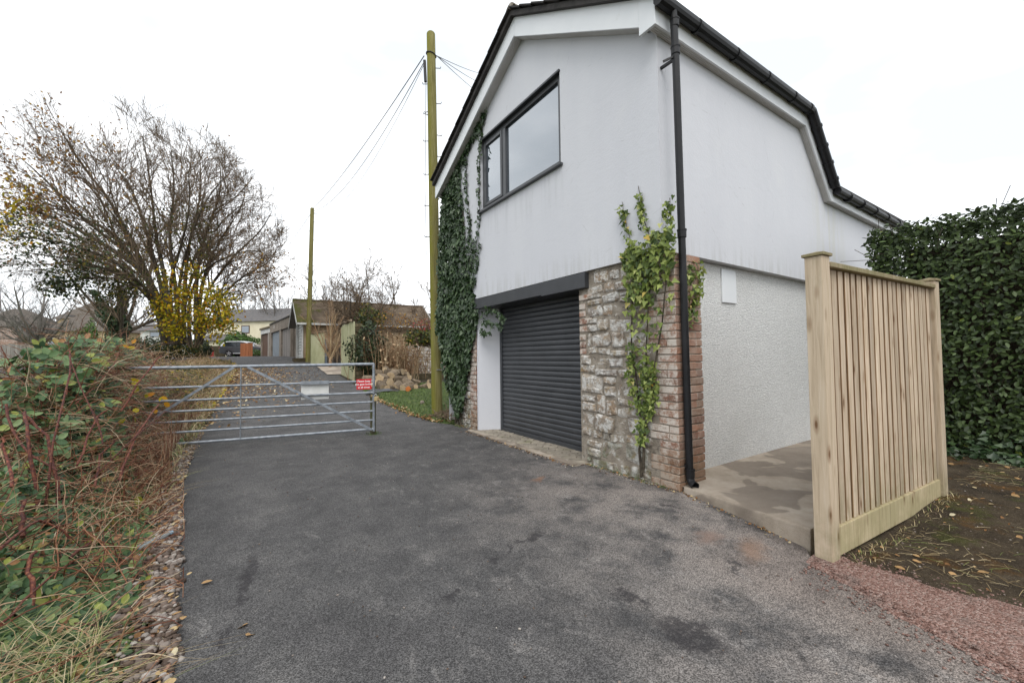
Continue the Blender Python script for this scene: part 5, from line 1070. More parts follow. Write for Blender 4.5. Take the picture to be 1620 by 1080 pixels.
# wall facing the lane below the second pole, blue post, log screen
w2 = thing('garden_wall', 'low pale green rendered wall right of the far wooden pole', 'wall', (-.47, 20.5, .9)); MB().prism([(0, 0, 0), (.62, 0, 0), (.62, 0, 1.66), (.3, 0, 1.63), (0, 0, 1.56)], (0, .25, 0)).obj('rendered_face', 'greenrender', w2)
MB().tube([(0, -.03, 1.58), (.2, -.05, 1.64), (.45, -.04, 1.68), (.8, -.02, 1.76)], .035, 6).obj('dead_stem', 'twig', w2)
tag(MB().box(.16, .27, 20.45, 20.55, .8, 2.22).obj('gate_post', 'slateblue', bevel=.01), 'slate blue square post between the low rendered wall and the stick screen', 'post')
sc_ = thing('stick_screen', 'dark screen of upright sticks between the blue post and the tall rendered wall', 'screen', (.3, 20.5, .9))
for i in range(26):
    x = .02+i*.027*1.0; h = rs.uniform(.75, 1.2); MB().tube([(x, rs.uniform(-.08, .08), 0), (x+rs.uniform(-.05, .05), rs.uniform(-.08, .08), h*.5), (x+rs.uniform(-.06, .06), rs.uniform(-.06, .06), h)], [.026, .022, .016], 5).obj('stick', ('twig', 'steelDark', 'logbark')[i % 3], sc_)
MB().tube([(0, -.05, 1.05), (.35, -.06, 1.12), (.72, -.05, 1.22)], .03, 6).obj('top_rail', 'twig', sc_)
# drive-in slab in front of the low walls
grid('driveway', lambda y: (-.55+.03*(y-15), 1.4), np.arange(15.4, 20.45, .3), lambda x, y: zt(x, y)+.028, 'concrete', nx=6)
# rubble wall and sleeper edging at the back of the lawn
gs = thing('garden_wall', 'low rubble stone garden wall behind the tall pole', 'wall', (2.45, 14.6, .5)); MB().box(0, 3.2, 0, .3, 0, 1.16).obj('wall_core', 'mortar', gs)
z = .02
co = gs.children[0]
while z < 1.15:
    h = rs.uniform(.09, .17); x = 0
    while x < 2.1:
        w = rs.uniform(.14, .36); o = link(stone_mesh(w-.012, h-.012, .04), 'stone', co, (x+w/2, .0, z+h/2), (0, 0, math.pi/2)); x += w
    z += h
tag(MB().box(.6, 4.0, 12.55, 12.75, .3, .63).obj('sleeper', 'darkstone', bevel=.01), 'dark timber sleeper edging the back of the lawn', 'edging')

# ================================================================== GARAGES BEYOND
g1 = thing('gable_garage', 'tan rendered garage with mossy gable roof and grey slatted door behind the far pole', 'garage', (-.6, 24.2, 1.15))
m = MB(); hy = 1.85; zE = 2.22; zR = 3.45
m.quad((0, -hy, -.3), (7.2, -hy, -.3), (7.2, -hy, zE), (0, -hy, zE)); m.quad((0, hy, -.3), (7.2, hy, -.3), (7.2, hy, zE), (0, hy, zE)); m.poly([(7.2, -hy, -.3), (7.2, hy, -.3), (7.2, hy, zE), (7.2, 0, zR), (7.2, -hy, zE)])
m.quad((0, -hy, -.3), (0, -1.42, -.3), (0, -1.42, zE), (0, -hy, zE)); m.quad((0, 1.42, -.3), (0, hy, -.3), (0, hy, zE), (0, 1.42, zE)); m.quad((0, -1.42, 2.1), (0, 1.42, 2.1), (0, 1.42, zE), (0, -1.42, zE)); m.obj('wall', 'tanrender', g1)
MB().poly([(-.02, -hy, zE), (-.02, hy, zE), (-.02, 0, zR-.05)]).obj('gable_board', 'whitewall', g1)
dr = MB().box(.10, .13, -1.42, 1.42, -.1, 2.1).obj('door', 'whitewall', g1)
pm2 = MB().prism([(0, -1.4, 0), (-.03, -1.4, .02), (0, -1.4, .165)], (0, 2.8, 0)).mesh('slat'); pm2.materials.append(M['greyconc' if 0 else 'whitewall'])
for i in range(12): link(pm2, 'slat', dr, (.09, 0, .02+i*.17))
for s_ in (-1, 1): MB().box(-.05, .06, s_*1.42-.06, s_*1.42+.06, -.05, 2.15).obj('door_frame', 'whitewall', g1)
r = MB(); e = 2.18; ze = zR-(zR-zE)*e/hy
for s_ in (-1, 1):
    k = 70
    for i in range(k):
        xa, xb = -.38+i*(7.85/k), -.38+(i+1)*(7.85/k); za = .025 if i % 2 else 0; zb_ = 0 if i % 2 else .025
        r.quad((xa, s_*e, ze+za), (xb, s_*e, ze+zb_), (xb, 0, zR+.02+zb_), (xa, 0, zR+.02+za))
    MB().quad((-.38, s_*e, ze-.06), (7.47, s_*e, ze-.06), (7.47, 0, zR-.05), (-.38, 0, zR-.05)).obj('soffit', 'greywood', g1)
r.tube([(-.38, 0, zR+.03), (7.47, 0, zR+.03)], .07, 8); r.obj('roof', 'mossroof', g1)
for s_ in (-1, 1): MB().prism([(-.40, s_*e, ze+.03), (-.40, 0, zR+.03), (-.40, 0, zR-.16), (-.40, s_*e, ze-.14)], (.022, 0, 0)).obj('barge_board', 'whitewall', g1)
MB().box(-.36, 0, -e+.06, -hy+.02, ze-.1, ze-.05).box(-.36, 7.2, -e-.03, -e+.05, ze-.10, ze-.0).obj('gutter', 'whitewall', g1)
MB().prism([(7.48, -e, ze+.02), (7.48, 0, zR+.04), (7.48, 0, zR-.06), (7.48, -e, ze-.1)], (.05, 0, 0)).obj('barge_board', 'whitewall', g1)
MB().tube([(-.06, -hy-.03, .0), (-.06, -hy-.03, 2.1)], .035, 7).obj('downpipe', 'whitewall', g1)
MB().box(-.5, .5, -hy-.3, -hy+.6, -.4, .12).obj('step', 'darkstone', g1)
# lower outbuilding with chimney further right
a = at(652, 485, 30); b = at(720, 500, 30); ob = thing('outbuilding', 'tiled outbuilding with a brick chimney right of the gable garage', 'building', (a[0], a[1], 1.3), -YAW*0-.584+.25)
m = MB(); m.box(0, 6, 0, 3, -.3, 2.1); m.obj('wall', 'tanrender', ob); MB().prism([(-.2, -.3, 2.05), (-.2, 1.5, 3.3), (-.2, 3.3, 2.05)], (6.5, 0, 0)).obj('roof', 'greyroof', ob); MB().box(.35, .85, 1.2, 1.8, 2.9, 3.75).box(.3, .9, 1.15, 1.85, 3.75, 3.85).obj('chimney', 'browndoor', ob)
# double flat roofed garage
A = at(464, 562, 27.6); Bq = at(430.5, 565, 35); dv_ = Bq-A; Lg = float(np.hypot(dv_[0], dv_[1])); zg = 1.3
g2 = thing('flat_garage', 'double flat roofed concrete garage with wooden door and blue door', 'garage', (A[0], A[1], zg), math.atan2(dv_[1], dv_[0]))
hg = 2.78; m = MB()
# local x along the front, local -y is behind (away from the lane)
m.box(0, Lg, .0, .18, 2.08, hg); m.box(-.02, Lg, -5.5, -.05, -.2, 2.6); m.obj('wall', 'greyconc', g2)
for x, w in ((0, .28), (Lg*.42, .75), (Lg-.5, .5)): MB().box(x, x+w, -.02, .16, -.2, 2.08).obj('pillar', 'greyconc', g2)
MB().box(-.05, Lg+.05, -5.6, .24, hg, hg+.07).obj('roof', 'tile', g2)
dd = MB().box(.28, Lg*.42, -.04, .02, -.1, 2.08).obj('door', 'greywood', g2)
for i in range(10): w = (Lg*.42-.28)/10; MB().box(.28+i*w+.008, .28+(i+1)*w-.008, .02, .045, -.05, 2.05).obj('board', 'greywood', dd)
d2 = MB().box(Lg*.42+.75, Lg-.5, -.04, .02, -.1, 2.08).obj('door', 'bluedoor', g2)
for i in range(9): MB().box(Lg*.42+.78, Lg-.53, .02, .035, .02+i*.225, .02+i*.225+.205).obj('panel', 'bluedoor', d2)
MB().box(Lg*.74, Lg*.74+.12, .18, .2, 2.35, 2.6).obj('lamp', 'whitewall', g2)
# small single garage
A = at(431.5, 563, 36.5); Bq = at(415, 563, 40); dv_ = Bq-A; Lg = float(np.hypot(dv_[0], dv_[1])); g3 = thing('flat_garage', 'small flat roofed garage with a brown door at the end of the row', 'garage', (A[0], A[1], 1.42), math.atan2(dv_[1], dv_[0]))
MB().box(0, Lg, -5, -.1, -.2, 2.5).obj('wall', 'greyconc', g3)
for x, w in ((0, Lg*.26), (Lg-.28, .28)): MB().box(x, x+w, -.1, .14, -.2, 2.15).obj('pillar', 'greyconc', g3)
MB().box(-.03, Lg+.03, -.1, .16, 2.15, 2.55).obj('lintel', 'whitewall', g3); MB().box(-.1, Lg+.1, -5, .25, 2.55, 2.72).obj('roof', 'darkstone', g3)
d3 = MB().box(Lg*.26, Lg-.28, -.06, .0, -.1, 2.15).obj('door', 'browndoor', g3)
for i in range(7): w = (Lg*.74-.28)/7; MB().box(Lg*.26+i*w+.01, Lg*.26+(i+1)*w-.01, .0, .03, -.05, 2.12).obj('board', 'browndoor', d3)
MB().box(Lg*.26-.07, Lg*.26, .0, .16, -.1, 2.15).obj('door_frame', 'whitewall', g3)

# ================================================================== CAR, BOARDS, HOUSES
def facing(px, py, depth, z=None, turn=0):
    P = at(px, py, depth); 
    if z is not None: P[2] = z
    return P, math.atan2(AX[1, 0], AX[0, 0])+turn          # local x = screen right, local -y = towards the camera
P, rz0 = facing(346, 562, 42, 1.45, .12)
car = thing('parked_car', 'dark grey car with a pale roof parked behind brown boards', 'car', P, rz0)
pb = [(0.02, .38), (0, .75), (.06, .98), (.18, 1.08), (3.2, 1.05), (4.2, .92), (4.35, .6), (4.3, .32), (3.85, .28), (3.75, .55), (3.5, .68), (3.25, .62), (3.1, .3), (1.28, .28), (1.2, .52), (.98, .67), (.72, .6), (.58, .3)]
MB().prism([(x, 0, z) for x, z in pb], (0, 1.78, 0)).obj('body', 'carpaint', car, bevel=.05)
pc = [(.12, 1.06), (.42, 1.42), (.75, 1.555), (2.0, 1.57), (2.5, 1.47), (3.25, 1.06)]
MB().prism([(x, .12, z) for x, z in pc], (0, 1.54, 0)).obj('cabin', 'carglass', car, bevel=.04)
rp_ = [(.05, 1.10), (.36, 1.46), (.72, 1.60), (2.02, 1.62), (2.55, 1.50), (3.3, 1.10), (3.18, 1.10), (2.48, 1.45), (2.0, 1.545), (.78, 1.53), (.50, 1.42), (.26, 1.10)]
MB().prism([(x, .09, z) for x, z in rp_], (0, .05, 0)).prism([(x, 1.64, z) for x, z in rp_], (0, .05, 0)).prism([(.36, .14, 1.47), (.72, .14, 1.60), (2.02, .14, 1.62), (2.55, .14, 1.51), (2.5, .14, 1.47), (2.0, .14, 1.56), (.75, .14, 1.54), (.42, .14, 1.42)], (0, 1.5, 0)).obj('roof', 'carwhite', car)
MB().box(1.55, 1.65, .1, .13, 1.05, 1.55).obj('door_pillar', 'carpaint', car)
for wx in (.98, 3.5):
    w = MB().tube([(wx, -.02, .335), (wx, .2, .335)], .335, 22).obj('wheel', 'tyre', car, smooth=False)
    rm = MB().tube([(wx, -.035, .335), (wx, -.01, .335)], .235, 18)
    rm.obj('rim', 'carpaint', w); sp_ = MB()
    for k in range(5): sp_.bar((wx, -.045, .335), (wx+.22*math.cos(k*1.2566+.3), -.045, .335+.22*math.sin(k*1.2566+.3)), .05, .02, up=(0, 1, 0))
    sp_.tube([(wx, -.04, .335), (wx, -.055, .335)], .06, 10); sp_.obj('spokes', 'alloy', w)
    w2_ = MB().tube([(wx, 1.6, .335), (wx, 1.8, .335)], .335, 18).obj('wheel', 'tyre', car)
MB().box(-.01, .16, .02, .5, .88, .99).obj('tail_light', 'redplastic', car, bevel=.02); MB().box(-.01, .1, 1.3, 1.76, .88, .99).obj('tail_light', 'redplastic', car, bevel=.02)
MB().box(1.35, 4.2, -.012, .002, .30, .40).obj('side_trim', 'alloy', car)
P, rz0 = facing(380, 564, 40.3, 1.45, -.12); of = thing('board_screen', 'short orange brown board screen in front of the parked car', 'fence', P, rz0)
for i in range(9): MB().box(i*.146, i*.146+.138, -.012*(i % 2), .02, 0, 1.32+rs.uniform(-.02, .02)).obj('board', 'orangewood', of)
MB().box(0, 1.3, .022, .06, .2, .3).box(0, 1.3, .022, .06, 1.0, 1.1).obj('rail', 'orangewood', of)
def brush(name, label, cat, c, rad, n, mat, size, rsd, tpl=None, stems=40, stemmat='twig', smat_r=.012):
    r_ = np.random.RandomState(rsd); t = thing(name, label, cat, (c[0], c[1], c[2]-rad[2]))
    u_ = unit(r_.normal(size=(n, 3))); rr = r_.uniform(.45, 1, n)**.5; lump = 1+.18*np.sin(u_[:, 0]*5+rsd)+.14*np.sin(u_[:, 2]*7+u_[:, 1]*4); p = u_*(rr*lump)[:, None]*np.array(rad); o_ = np.array([0, 0, rad[2]])
    leafobj('foliage', p+o_, u_+r_.normal(size=p.shape)*.5, r_.normal(size=p.shape)+np.array([0, 0, -.2]), r_.uniform(.7, 1.3, n)*size, tpl or OV, mat, t)
    if stems:
        e_ = u_[:stems]*np.array(rad)*.95; e_[:, 2] = np.abs(e_[:, 2])*.9; b0_ = np.stack([r_.uniform(-.3, .3, stems)*rad[0], r_.uniform(-.3, .3, stems)*rad[1], np.full(stems, -rad[2])], 1)
        s_ = np.linspace(0, 1, 6)[None, :, None]; q = b0_[:, None]*(1-s_)+e_[:, None]*s_+r_.normal(size=(stems, 6, 3))*.04*s_+o_
        tubeobj('stem', [(q, np.linspace(smat_r, smat_r*.4, 6)[None].repeat(stems, 0), 4)], stemmat, t)
    return t
c = at(381, 530, 50); brush('conifer_bush', 'bright green rounded bush in front of the cream house', 'bush', (c[0], c[1], 2.7), (2.4, 1.4, 1.65), 4200, 'bushgreen', .22, 3)
c = at(408, 557, 42); brush('shrub', 'small green plant at the foot of the garden wall beside the board screen', 'shrub', (c[0], c[1], 1.75), (.9, .5, .4), 500, 'bushgreen', .12, 4)
P, rz0 = facing(398, 562, 43.5, 1.4); gw3 = thing('garden_wall', 'low mossy stone wall between the board screen and the small garage', 'wall', P, rz0); cw = MB().box(0, 2.2, 0, .4, 0, 1.35).obj('wall_core', 'mortar', gw3)
for k in range(7):
    x = 0
    while x < 2.1: w = rs.uniform(.25, .5); link(stone_mesh(w-.02, .17, .05), 'stone', cw, (x+w/2, 0, .1+k*.185), (0, 0, math.pi/2)); x += w
P, rz0 = facing(318, 562, 44, 1.4); gw4 = thing('garden_wall', 'dark low brick wall left of the parked car', 'wall', P, rz0); MB().box(0, 2.4, 0, .3, 0, 1.25).obj('wall_core', 'darkstone', gw4)
def house(label, P, rz, L, Dp, hE, hR, wallm, roofm, wins, hip=False, lean=None, chim=None):
    h = thing('house', label, 'house', P, rz); MB().box(0, L, 0, Dp, -2, hE).obj('wall', wallm, h); o = .35
    if hip: rf = MB().add([(-o, -o, hE-.05), (L+o, -o, hE-.05), (L+o, Dp+o, hE-.05), (-o, Dp+o, hE-.05), (L*.4, Dp/2, hR), (L*.6, Dp/2, hR)], [(0, 1, 5, 4), (1, 2, 5), (2, 3, 4, 5), (3, 0, 4), (0, 3, 2, 1)]).obj('roof', roofm, h)
    else: rf = MB().prism([(-o, -o, hE-.05), (-o, Dp/2, hR), (-o, Dp+o, hE-.05)], (L+2*o, 0, 0)).obj('roof', roofm, h)
    if chim: MB().box(chim, chim+.8, Dp/2-.4, Dp/2+.4, hR-.5, hR+1.1).obj('chimney', 'brick', rf)
    for (x, z, w, hh, fm) in wins:
        f = MB().box(x-.08, x+w+.08, -.05, -.001, z-.08, z+hh+.08).obj('window', fm, h); n = 3 if w > 1.2 else 1
        for i in range(n): MB().box(x+i*w/n+.04, x+(i+1)*w/n-.04, -.06, -.051, z+.04, z+hh-.04).obj('pane', 'glass', f)
    return h
P, rz0 = facing(330, 560, 60, 1.5, -.10); hA = house('cream rendered house with grey slate roof beyond the parked car', P, rz0, 11.5, 7, 5.15, 7.3, 'cream', 'greyroof', [(5.2, 3.45, 1.15, 1.0, 'browndoor')])
ln_ = MB().prism([(0, -.01, 3.2), (0, -2.6, 2.25), (0, -2.6, 2.35), (0, -.01, 3.32)], (6.0, 0, 0)).obj('porch_roof', 'greyroof', hA); MB().box(.1, 5.8, -2.2, -.02, -1, 2.28).obj('porch_wall', 'cream', hA)
P, rz0 = facing(66, 545, 56, 1.2, .08); hB = house('yellow stone bungalow with brown hipped roof behind the left garden fence', P, rz0, 8.0, 7.5, 4.1, 7.4, 'yellowwall', 'brownroof', [(.9, 2.2, .9, .9, 'whitewall'), (2.3, 2.2, 1.3, .9, 'whitewall')], hip=True)
P, rz0 = facing(88, 545, 66, 1.2, .35); hC = house('taller yellow house with brown gable roof behind the bungalow', P, rz0, 6.2, 9, 6.9, 10.2, 'yellowwall', 'brownroof', [], hip=True)
sk = MB().bar((1.0, .4, 7.35), (2.2, .4, 7.35), .7, .05).obj('roof_light', 'glass', hC)
P, rz0 = facing(-70, 545, 60, 1.2, .0); house('dull pink brick house with brown roof at the left edge of the photo', P, rz0, 9.0, 7.5, 5.2, 8.2, 'brick', 'brownroof', [(5.2, 3.1, 1.2, 1.1, 'whitewall')], hip=True)
P, rz0 = facing(222, 545, 58, 1.5, .1); house('low white outbuilding behind the ivy covered tree', P, rz0, 4.0, 4, 3.9, 5.0, 'whitewall', 'greyroof', [(1.3, 3.0, 1.2, .6, 'greywood')])
# long weathered fence on the left, its posts and boards
Pa_ = at(-60, 548, 40); Pb_ = at(165, 548, 43); dv_ = Pb_-Pa_; fl = thing('garden_fence', 'long grey weathered board fence behind the left grass verge', 'fence', (Pa_[0], Pa_[1], 1.0), math.atan2(dv_[1], dv_[0])); Lf = float(np.hypot(dv_[0], dv_[1]))
bd = []
for k in range(4): me = MB().box(0, .168, -.01, .01, 0, 1.75+.05*k).mesh('board'); me.materials.append(M['greywood']); bd.append(me)
for i in range(int(Lf/.175)): link(bd[rs.randint(4)], 'board', fl, (i*.175, .012*(i % 2), .1))
for i in range(int(Lf/2.4)+1): MB().box(i*2.4-.05, i*2.4+.05, .03, .13, 0, 2.0).obj('post', 'greywood', fl)
P, rz0 = facing(215, 546, 45, 1.2); rb = thing('road_sign', 'white rectangular sign backs beside the yellow leaved bush', 'sign', P, rz0); MB().box(.8, 1.5, 0, .03, .75, 1.5).obj('plate', 'whitewall', rb); MB().box(.85, .92, .03, .08, -.3, .75).box(1.38, 1.45, .03, .08, -.3, .75).obj('leg', 'steelDark', rb)
P, rz0 = facing(222, 552, 46, 1.2); tag(MB().box(P[0], P[0]+1.6, P[1], P[1]+.8, 1.2, 1.95).obj('red_container', 'redplastic', bevel=.08), 'dull red container below the white sign backs', 'container')
P, rz0 = facing(328, 556, 40, 1.4); tag(MB().box(P[0], P[0]+.5, P[1], P[1]+.5, 1.4, 2.2).prism([(P[0], P[1], 2.2), (P[0]+.5, P[1], 2.2), (P[0]+.25, P[1], 2.45)], (0, .5, 0)).obj('red_bin', 'redplastic', bevel=.03), 'small red bin left of the parked car', 'bin')
P = at(151, 546, 50); sp0 = thing('street_pole', 'slim pale grey street lighting column before the yellow houses', 'pole', (P[0], P[1], 1.2)); MB().tube([(0, 0, 0), (0, 0, 9.6*.82)], [.13, .07], 8).obj('shaft', 'whitewall', sp0)

# ================================================================== TREES
def limbs(px_lists, K, r0s, r1=.02):
    P = np.stack([resample([at(*q) for q in l], K) for l in px_lists]); R = np.stack([np.linspace(a, b if isinstance(b, float) else r1, K) for a, b in zip(r0s, [r1]*len(r0s))]); return P, R
rs = np.random.RandomState(7)
D0 = 20.0
TL = [[(262, 545, D0), (252, 480, D0), (222, 425, D0), (150, 375, 19.2), (70, 330, 18.2), (-20, 300, 17.5)],
      [(262, 545, D0), (250, 478, D0), (215, 410, 20.3), (140, 350, 19.6), (60, 270, 19), (0, 215, 18.6)],
      [(264, 545, D0), (248, 470, D0), (215, 395, 20.6), (170, 310, 20.5), (110, 230, 20), (75, 165, 20)],
      [(266, 545, D0), (256, 460, 20.2), (232, 370, 20.4), (205, 290, 20), (165, 232, 19.6)],
      [(268, 545, D0), (262, 450, 20), (246, 370, 20.4), (236, 280, 20.6), (222, 195, 20.4)],
      [(285, 545, 20.4), (278, 460, 20.4), (268, 370, 20), (275, 290, 19.8), (268, 205, 19.4)],
      [(290, 545, 20.6), (292, 460, 20.8), (300, 380, 21), (318, 300, 21.3), (318, 220, 21.4)],
      [(312, 545, 20.8), (310, 460, 20.8), (322, 380, 20.5), (350, 300, 20.2), (352, 240, 20)],
      [(314, 545, 21), (318, 460, 21), (342, 390, 21.4), (385, 320, 21.6), (395, 275, 21.8)],
      [(316, 545, 21), (326, 470, 21), (365, 410, 20.8), (415, 360, 20.4), (440, 320, 20)],
      [(318, 545, 21), (335, 490, 21), (380, 440, 21.2), (430, 410, 21.4), (450, 380, 21.4)],
      [(260, 545, 19.8), (240, 470, 19.4), (195, 430, 18.6), (120, 415, 17.5), (40, 410, 16.6)],
      [(262, 545, 20.2), (245, 480, 20.6), (200, 440, 21.4), (140, 400, 22.4), (60, 370, 23.2)],
      [(275, 545, 19.6), (270, 450, 19), (285, 390, 18.2), (300, 320, 17.6), (298, 250, 17.2)]]
TL += [[(300, 545, 20.6), (300, 470, 20.2), (330, 420, 19.2), (400, 390, 18.4), (440, 400, 18)], [(310, 545, 20.8), (325, 480, 21.2), (372, 450, 22), (430, 440, 22.6)], [(280, 545, 20.2), (285, 440, 20), (318, 330, 19.4), (362, 265, 19)], [(285, 545, 20.2), (300, 450, 20.6), (350, 350, 22), (410, 300, 22.8)], [(262, 545, 20), (240, 460, 20.2), (180, 370, 21.5), (80, 320, 22.5), (10, 330, 23)]]
for l in TL:
    for k_ in range(2, len(l)): px_0, py_0, d_0 = l[k_]; f_0 = 1-.02*(k_-1); l[k_] = (285+(px_0-285)*f_0, 545+(py_0-545)*f_0, d_0)
P0, R0 = limbs(TL, 12, [.19, .15, .14, .13, .13, .12, .12, .12, .11, .10, .08, .11, .09, .09, .08, .07, .09, .09, .10], .010)
BT = thing('big_tree', 'large spreading tree with mostly bare twigs and a few brown leaves', 'tree', (P0[0, 0, 0], P0[0, 0, 1], zt(P0[0, 0, 0], P0[0, 0, 1]))); BTO = tuple(-np.array(BT.location))
tubeobj('trunk', [(P0, R0, 9)], 'bark', BT).location = BTO
def scr(P):
    v = (P-CAM) @ AX; return 810+F*v[:, 0]/v[:, 2], 540-F*v[:, 1]/v[:, 2]
def in_dome(P):
    n_, k_ = P.shape[:2]; x_, y_ = scr(P.reshape(-1, 3)); lim = np.interp(x_, [-200, 0, 60, 200, 330, 400, 455, 480, 520], [190, 165, 125, 140, 190, 255, 330, 430, 545])+rs.uniform(-14, 22, n_).repeat(k_)
    return (y_ > lim).reshape(n_, k_).all(1)
sets = [(P0, R0)]
for lv in ((15, .6, .36, .03, .08, .28, .42), (9, .62, .55, .05, .11, .15, .6), (7, .55, .62, .06, .13, .1, .7)):
    p_, r_ = grow(rs, *sets[-1], [lv])[1]; ok_ = in_dome(p_); sets.append((p_[ok_], r_[ok_]))
sets = [sets[0]]+[(p, np.maximum(r, .0062)) for p, r in sets[1:]]
tubeobj('crown', [(p, r, n_) for (p, r), n_ in zip(sets[1:], (5, 4, 3))], 'twig', BT).location = BTO
print('tree twigs', [s_[1].shape for s_ in sets])
tips = sets[3][0][:, 3:].reshape(-1, 3)
sx, sy = scr(tips)
def leaf_on(mask, n, mat, size, name='leaves', tpl=None):
    idx = np.nonzero(mask)[0]; idx = idx[rs.randint(0, len(idx), n)]; p = tips[idx]+rs.normal(size=(n, 3))*.12
    leafobj(name, p, rs.normal(size=(n, 3))+np.array([0, 0, .5]), rs.normal(size=(n, 3))+np.array([0, 0, -.6]), rs.uniform(.7, 1.25, n)*size, tpl or OV, mat, BT).location = BTO
leaf_on((sx < 130) & (sy < 350), 520, 'orangeleaf', .14)
leaf_on((sx < 210) & (sy > 190) & (sy < 420), 900, 'orangeleaf', .12)
leaf_on((sx < 70) & (sy > 270) & (sy < 390), 420, 'yellowleaf', .16); leaf_on((sx < 120) & (sy > 240) & (sy < 400), 420, 'orangeleaf', .14)
leaf_on((sx > 120) & (sx < 340) & (sy > 320) & (sy < 480), 2300, 'olive', .10)
leaf_on((sx > 200) & (sy < 400), 420, 'orangeleaf', .09)
leaf_on((sx > 330) & (sy > 400), 700, 'orangeleaf', .10)
# leafy lower bough on the left
rs = np.random.RandomState(17)
bl = [[(262, 500, 18.8), (200, 440, 17.4), (120, 412, 16), (40, 400, 15)], [(262, 490, 18.8), (190, 420, 17.2), (100, 385, 15.8), (0, 372, 15)], [(200, 440, 17.4), (170, 440, 17), (130, 440, 16.4), (95, 450, 16)], [(240, 470, 18.4), (225, 450, 18), (205, 455, 17.6), (180, 470, 17.4)]]
Pb_, Rb_ = limbs(bl, 10, [.07, .07, .04, .04], .012); tubeobj('bough', [(Pb_, Rb_, 6)], 'bark', BT).location = BTO
sb_ = grow(rs, Pb_, Rb_, [(24, .8, .34, .0, .15, .1, .4), (6, .7, .5, -.05, .2, .2, .6)]); tubeobj('bough_twigs', [(p, np.maximum(r, .006), 3) for p, r in sb_[1:]], 'twig', BT).location = BTO
tb = sb_[2][0][:, 1:].reshape(-1, 3); tbx, tby = scr(tb)
def bough(mask, n, mat, size):
    idx = np.nonzero(mask)[0]; idx = idx[rs.randint(0, len(idx), n)]; p = tb[idx]+rs.normal(size=(n, 3))*.22
    leafobj('leaves', p, rs.normal(size=(n, 3))*.7+np.array([0, -.3, .8]), rs.normal(size=(n, 3))+np.array([0, 0, -.8]), rs.uniform(.7, 1.25, n)*size, OV, mat, BT).location = BTO
bough(tbx < 150, 1700, 'darkleaf', .105); bough(tbx > 60, 1500, 'olive', .105); bough((tbx < 60) & (tby < 385), 150, 'yellowleaf', .12)
# yellow bush at the foot of the tree
rs = np.random.RandomState(23)
yc = at(303, 492, 18.6); YB = thing('yellow_bush', 'bush with bright yellow and orange autumn leaves at the foot of the big tree', 'bush', (yc[0], yc[1], zt(yc[0], yc[1])))
yb = [[(300, 550, 18.8), (285, 500, 18.6), (270, 450, 18.4)], [(305, 550, 18.8), (300, 490, 18.6), (312, 440, 18.6)], [(308, 550, 18.8), (320, 500, 18.4), (345, 465, 18.2)], [(308, 550, 18.8), (330, 510, 18.6), (358, 490, 18.4)], [(300, 550, 18.8), (280, 520, 18.4), (255, 490, 18.2)], [(312, 550, 18.8), (335, 515, 18.4), (360, 500, 18.2)]]
Py, Ry = limbs(yb, 8, [.03]*6, .008); sy_ = grow(rs, Py, Ry, [(14, .7, .42, .0, .15, .2, .5), (5, .7, .5, -.1, .2, .2, .6)]); yo = tuple(-np.array(YB.location))
tubeobj('stems', [(p, np.maximum(r, .005), 3) for p, r in sy_], 'twig', YB).location = yo
ty = sy_[2][0][:, 1:].reshape(-1, 3)
idx = rs.randint(0, len(ty), 3000); p = ty[idx]+rs.normal(size=(3000, 3))*.12; e_ = unit(rs.normal(size=(1300, 3)))*rs.uniform(.3, 1, (1300, 1))**.6*np.array([1.5, 1.0, 1.3])+np.array(at(305, 485, 18.5)); p[:700] = e_[:700]; leafobj('foliage', p, rs.normal(size=p.shape)+np.array([0, 0, .4]), rs.normal(size=p.shape)+np.array([0, 0, -.8]), rs.uniform(.08, .15, 3000), OV, 'yellowleaf', YB).location = yo
idx = rs.randint(0, len(ty), 900); p = ty[idx]+rs.normal(size=(900, 3))*.15; leafobj('foliage', p, rs.normal(size=p.shape)+np.array([0, 0, .4]), rs.normal(size=p.shape)+np.array([0, 0, -.8]), rs.uniform(.08, .14, 900), OV, 'olive', YB).location = yo

def bare_tree(label, base, height, spread, seed, mat='fartwig', nl=6, levels=None, r0=None, leaves_=None, name='bare_tree', lean=(0, 0), rmin=.012):
    r_ = np.random.RandomState(seed); t = thing(name, label, 'tree', base); r0 = r0 or height*.02; ls, rr = [], []
    for i in range(nl):
        a = 6.283*i/nl+r_.uniform(-.4, .4); s_ = spread*r_.uniform(.45, 1); h_ = height*r_.uniform(.62, .95)
        if i == 0: s_ *= .25; h_ = height*.95
        e = np.array([math.cos(a)*s_+lean[0], math.sin(a)*s_+lean[1], h_]); f_ = .22*height
        ls.append(resample([(0, 0, -.4), (0, 0, f_*r_.uniform(.5, 1)), e*np.array([.45, .45, .55])+r_.normal(size=3)*.1*spread, e], 9)); rr.append(np.linspace(r0*(.9 if i else 1), r0*.14, 9))
    P_, R_ = np.stack(ls), np.stack(rr); tubeobj('trunk', [(P_, R_, 7)], 'bark' if mat == 'twig' else mat, t)
    s_ = grow(r_, P_, R_, levels or [(10, .6, .42, .2, .12, .3, .5), (7, .6, .5, .2, .15, .2, .6), (4, .6, .55, .15, .2, .2, .7)])
    tubeobj('crown', [(p, np.maximum(r, rmin), 3) for p, r in s_[1:]], mat, t)
    if leaves_:
        q = s_[-1][0][:, 2:].reshape(-1, 3); n = leaves_[1]; p = q[r_.randint(0, len(q), n)]+r_.normal(size=(n, 3))*.1; leafobj('leaves', p, r_.normal(size=p.shape), r_.normal(size=p.shape), r_.uniform(.7, 1.2, n)*leaves_[2], OV, leaves_[0], t)
    return t
def tb_(px, py, d): P = at(px, py, d); return (P[0], P[1], float(zt(P[0], P[1])))
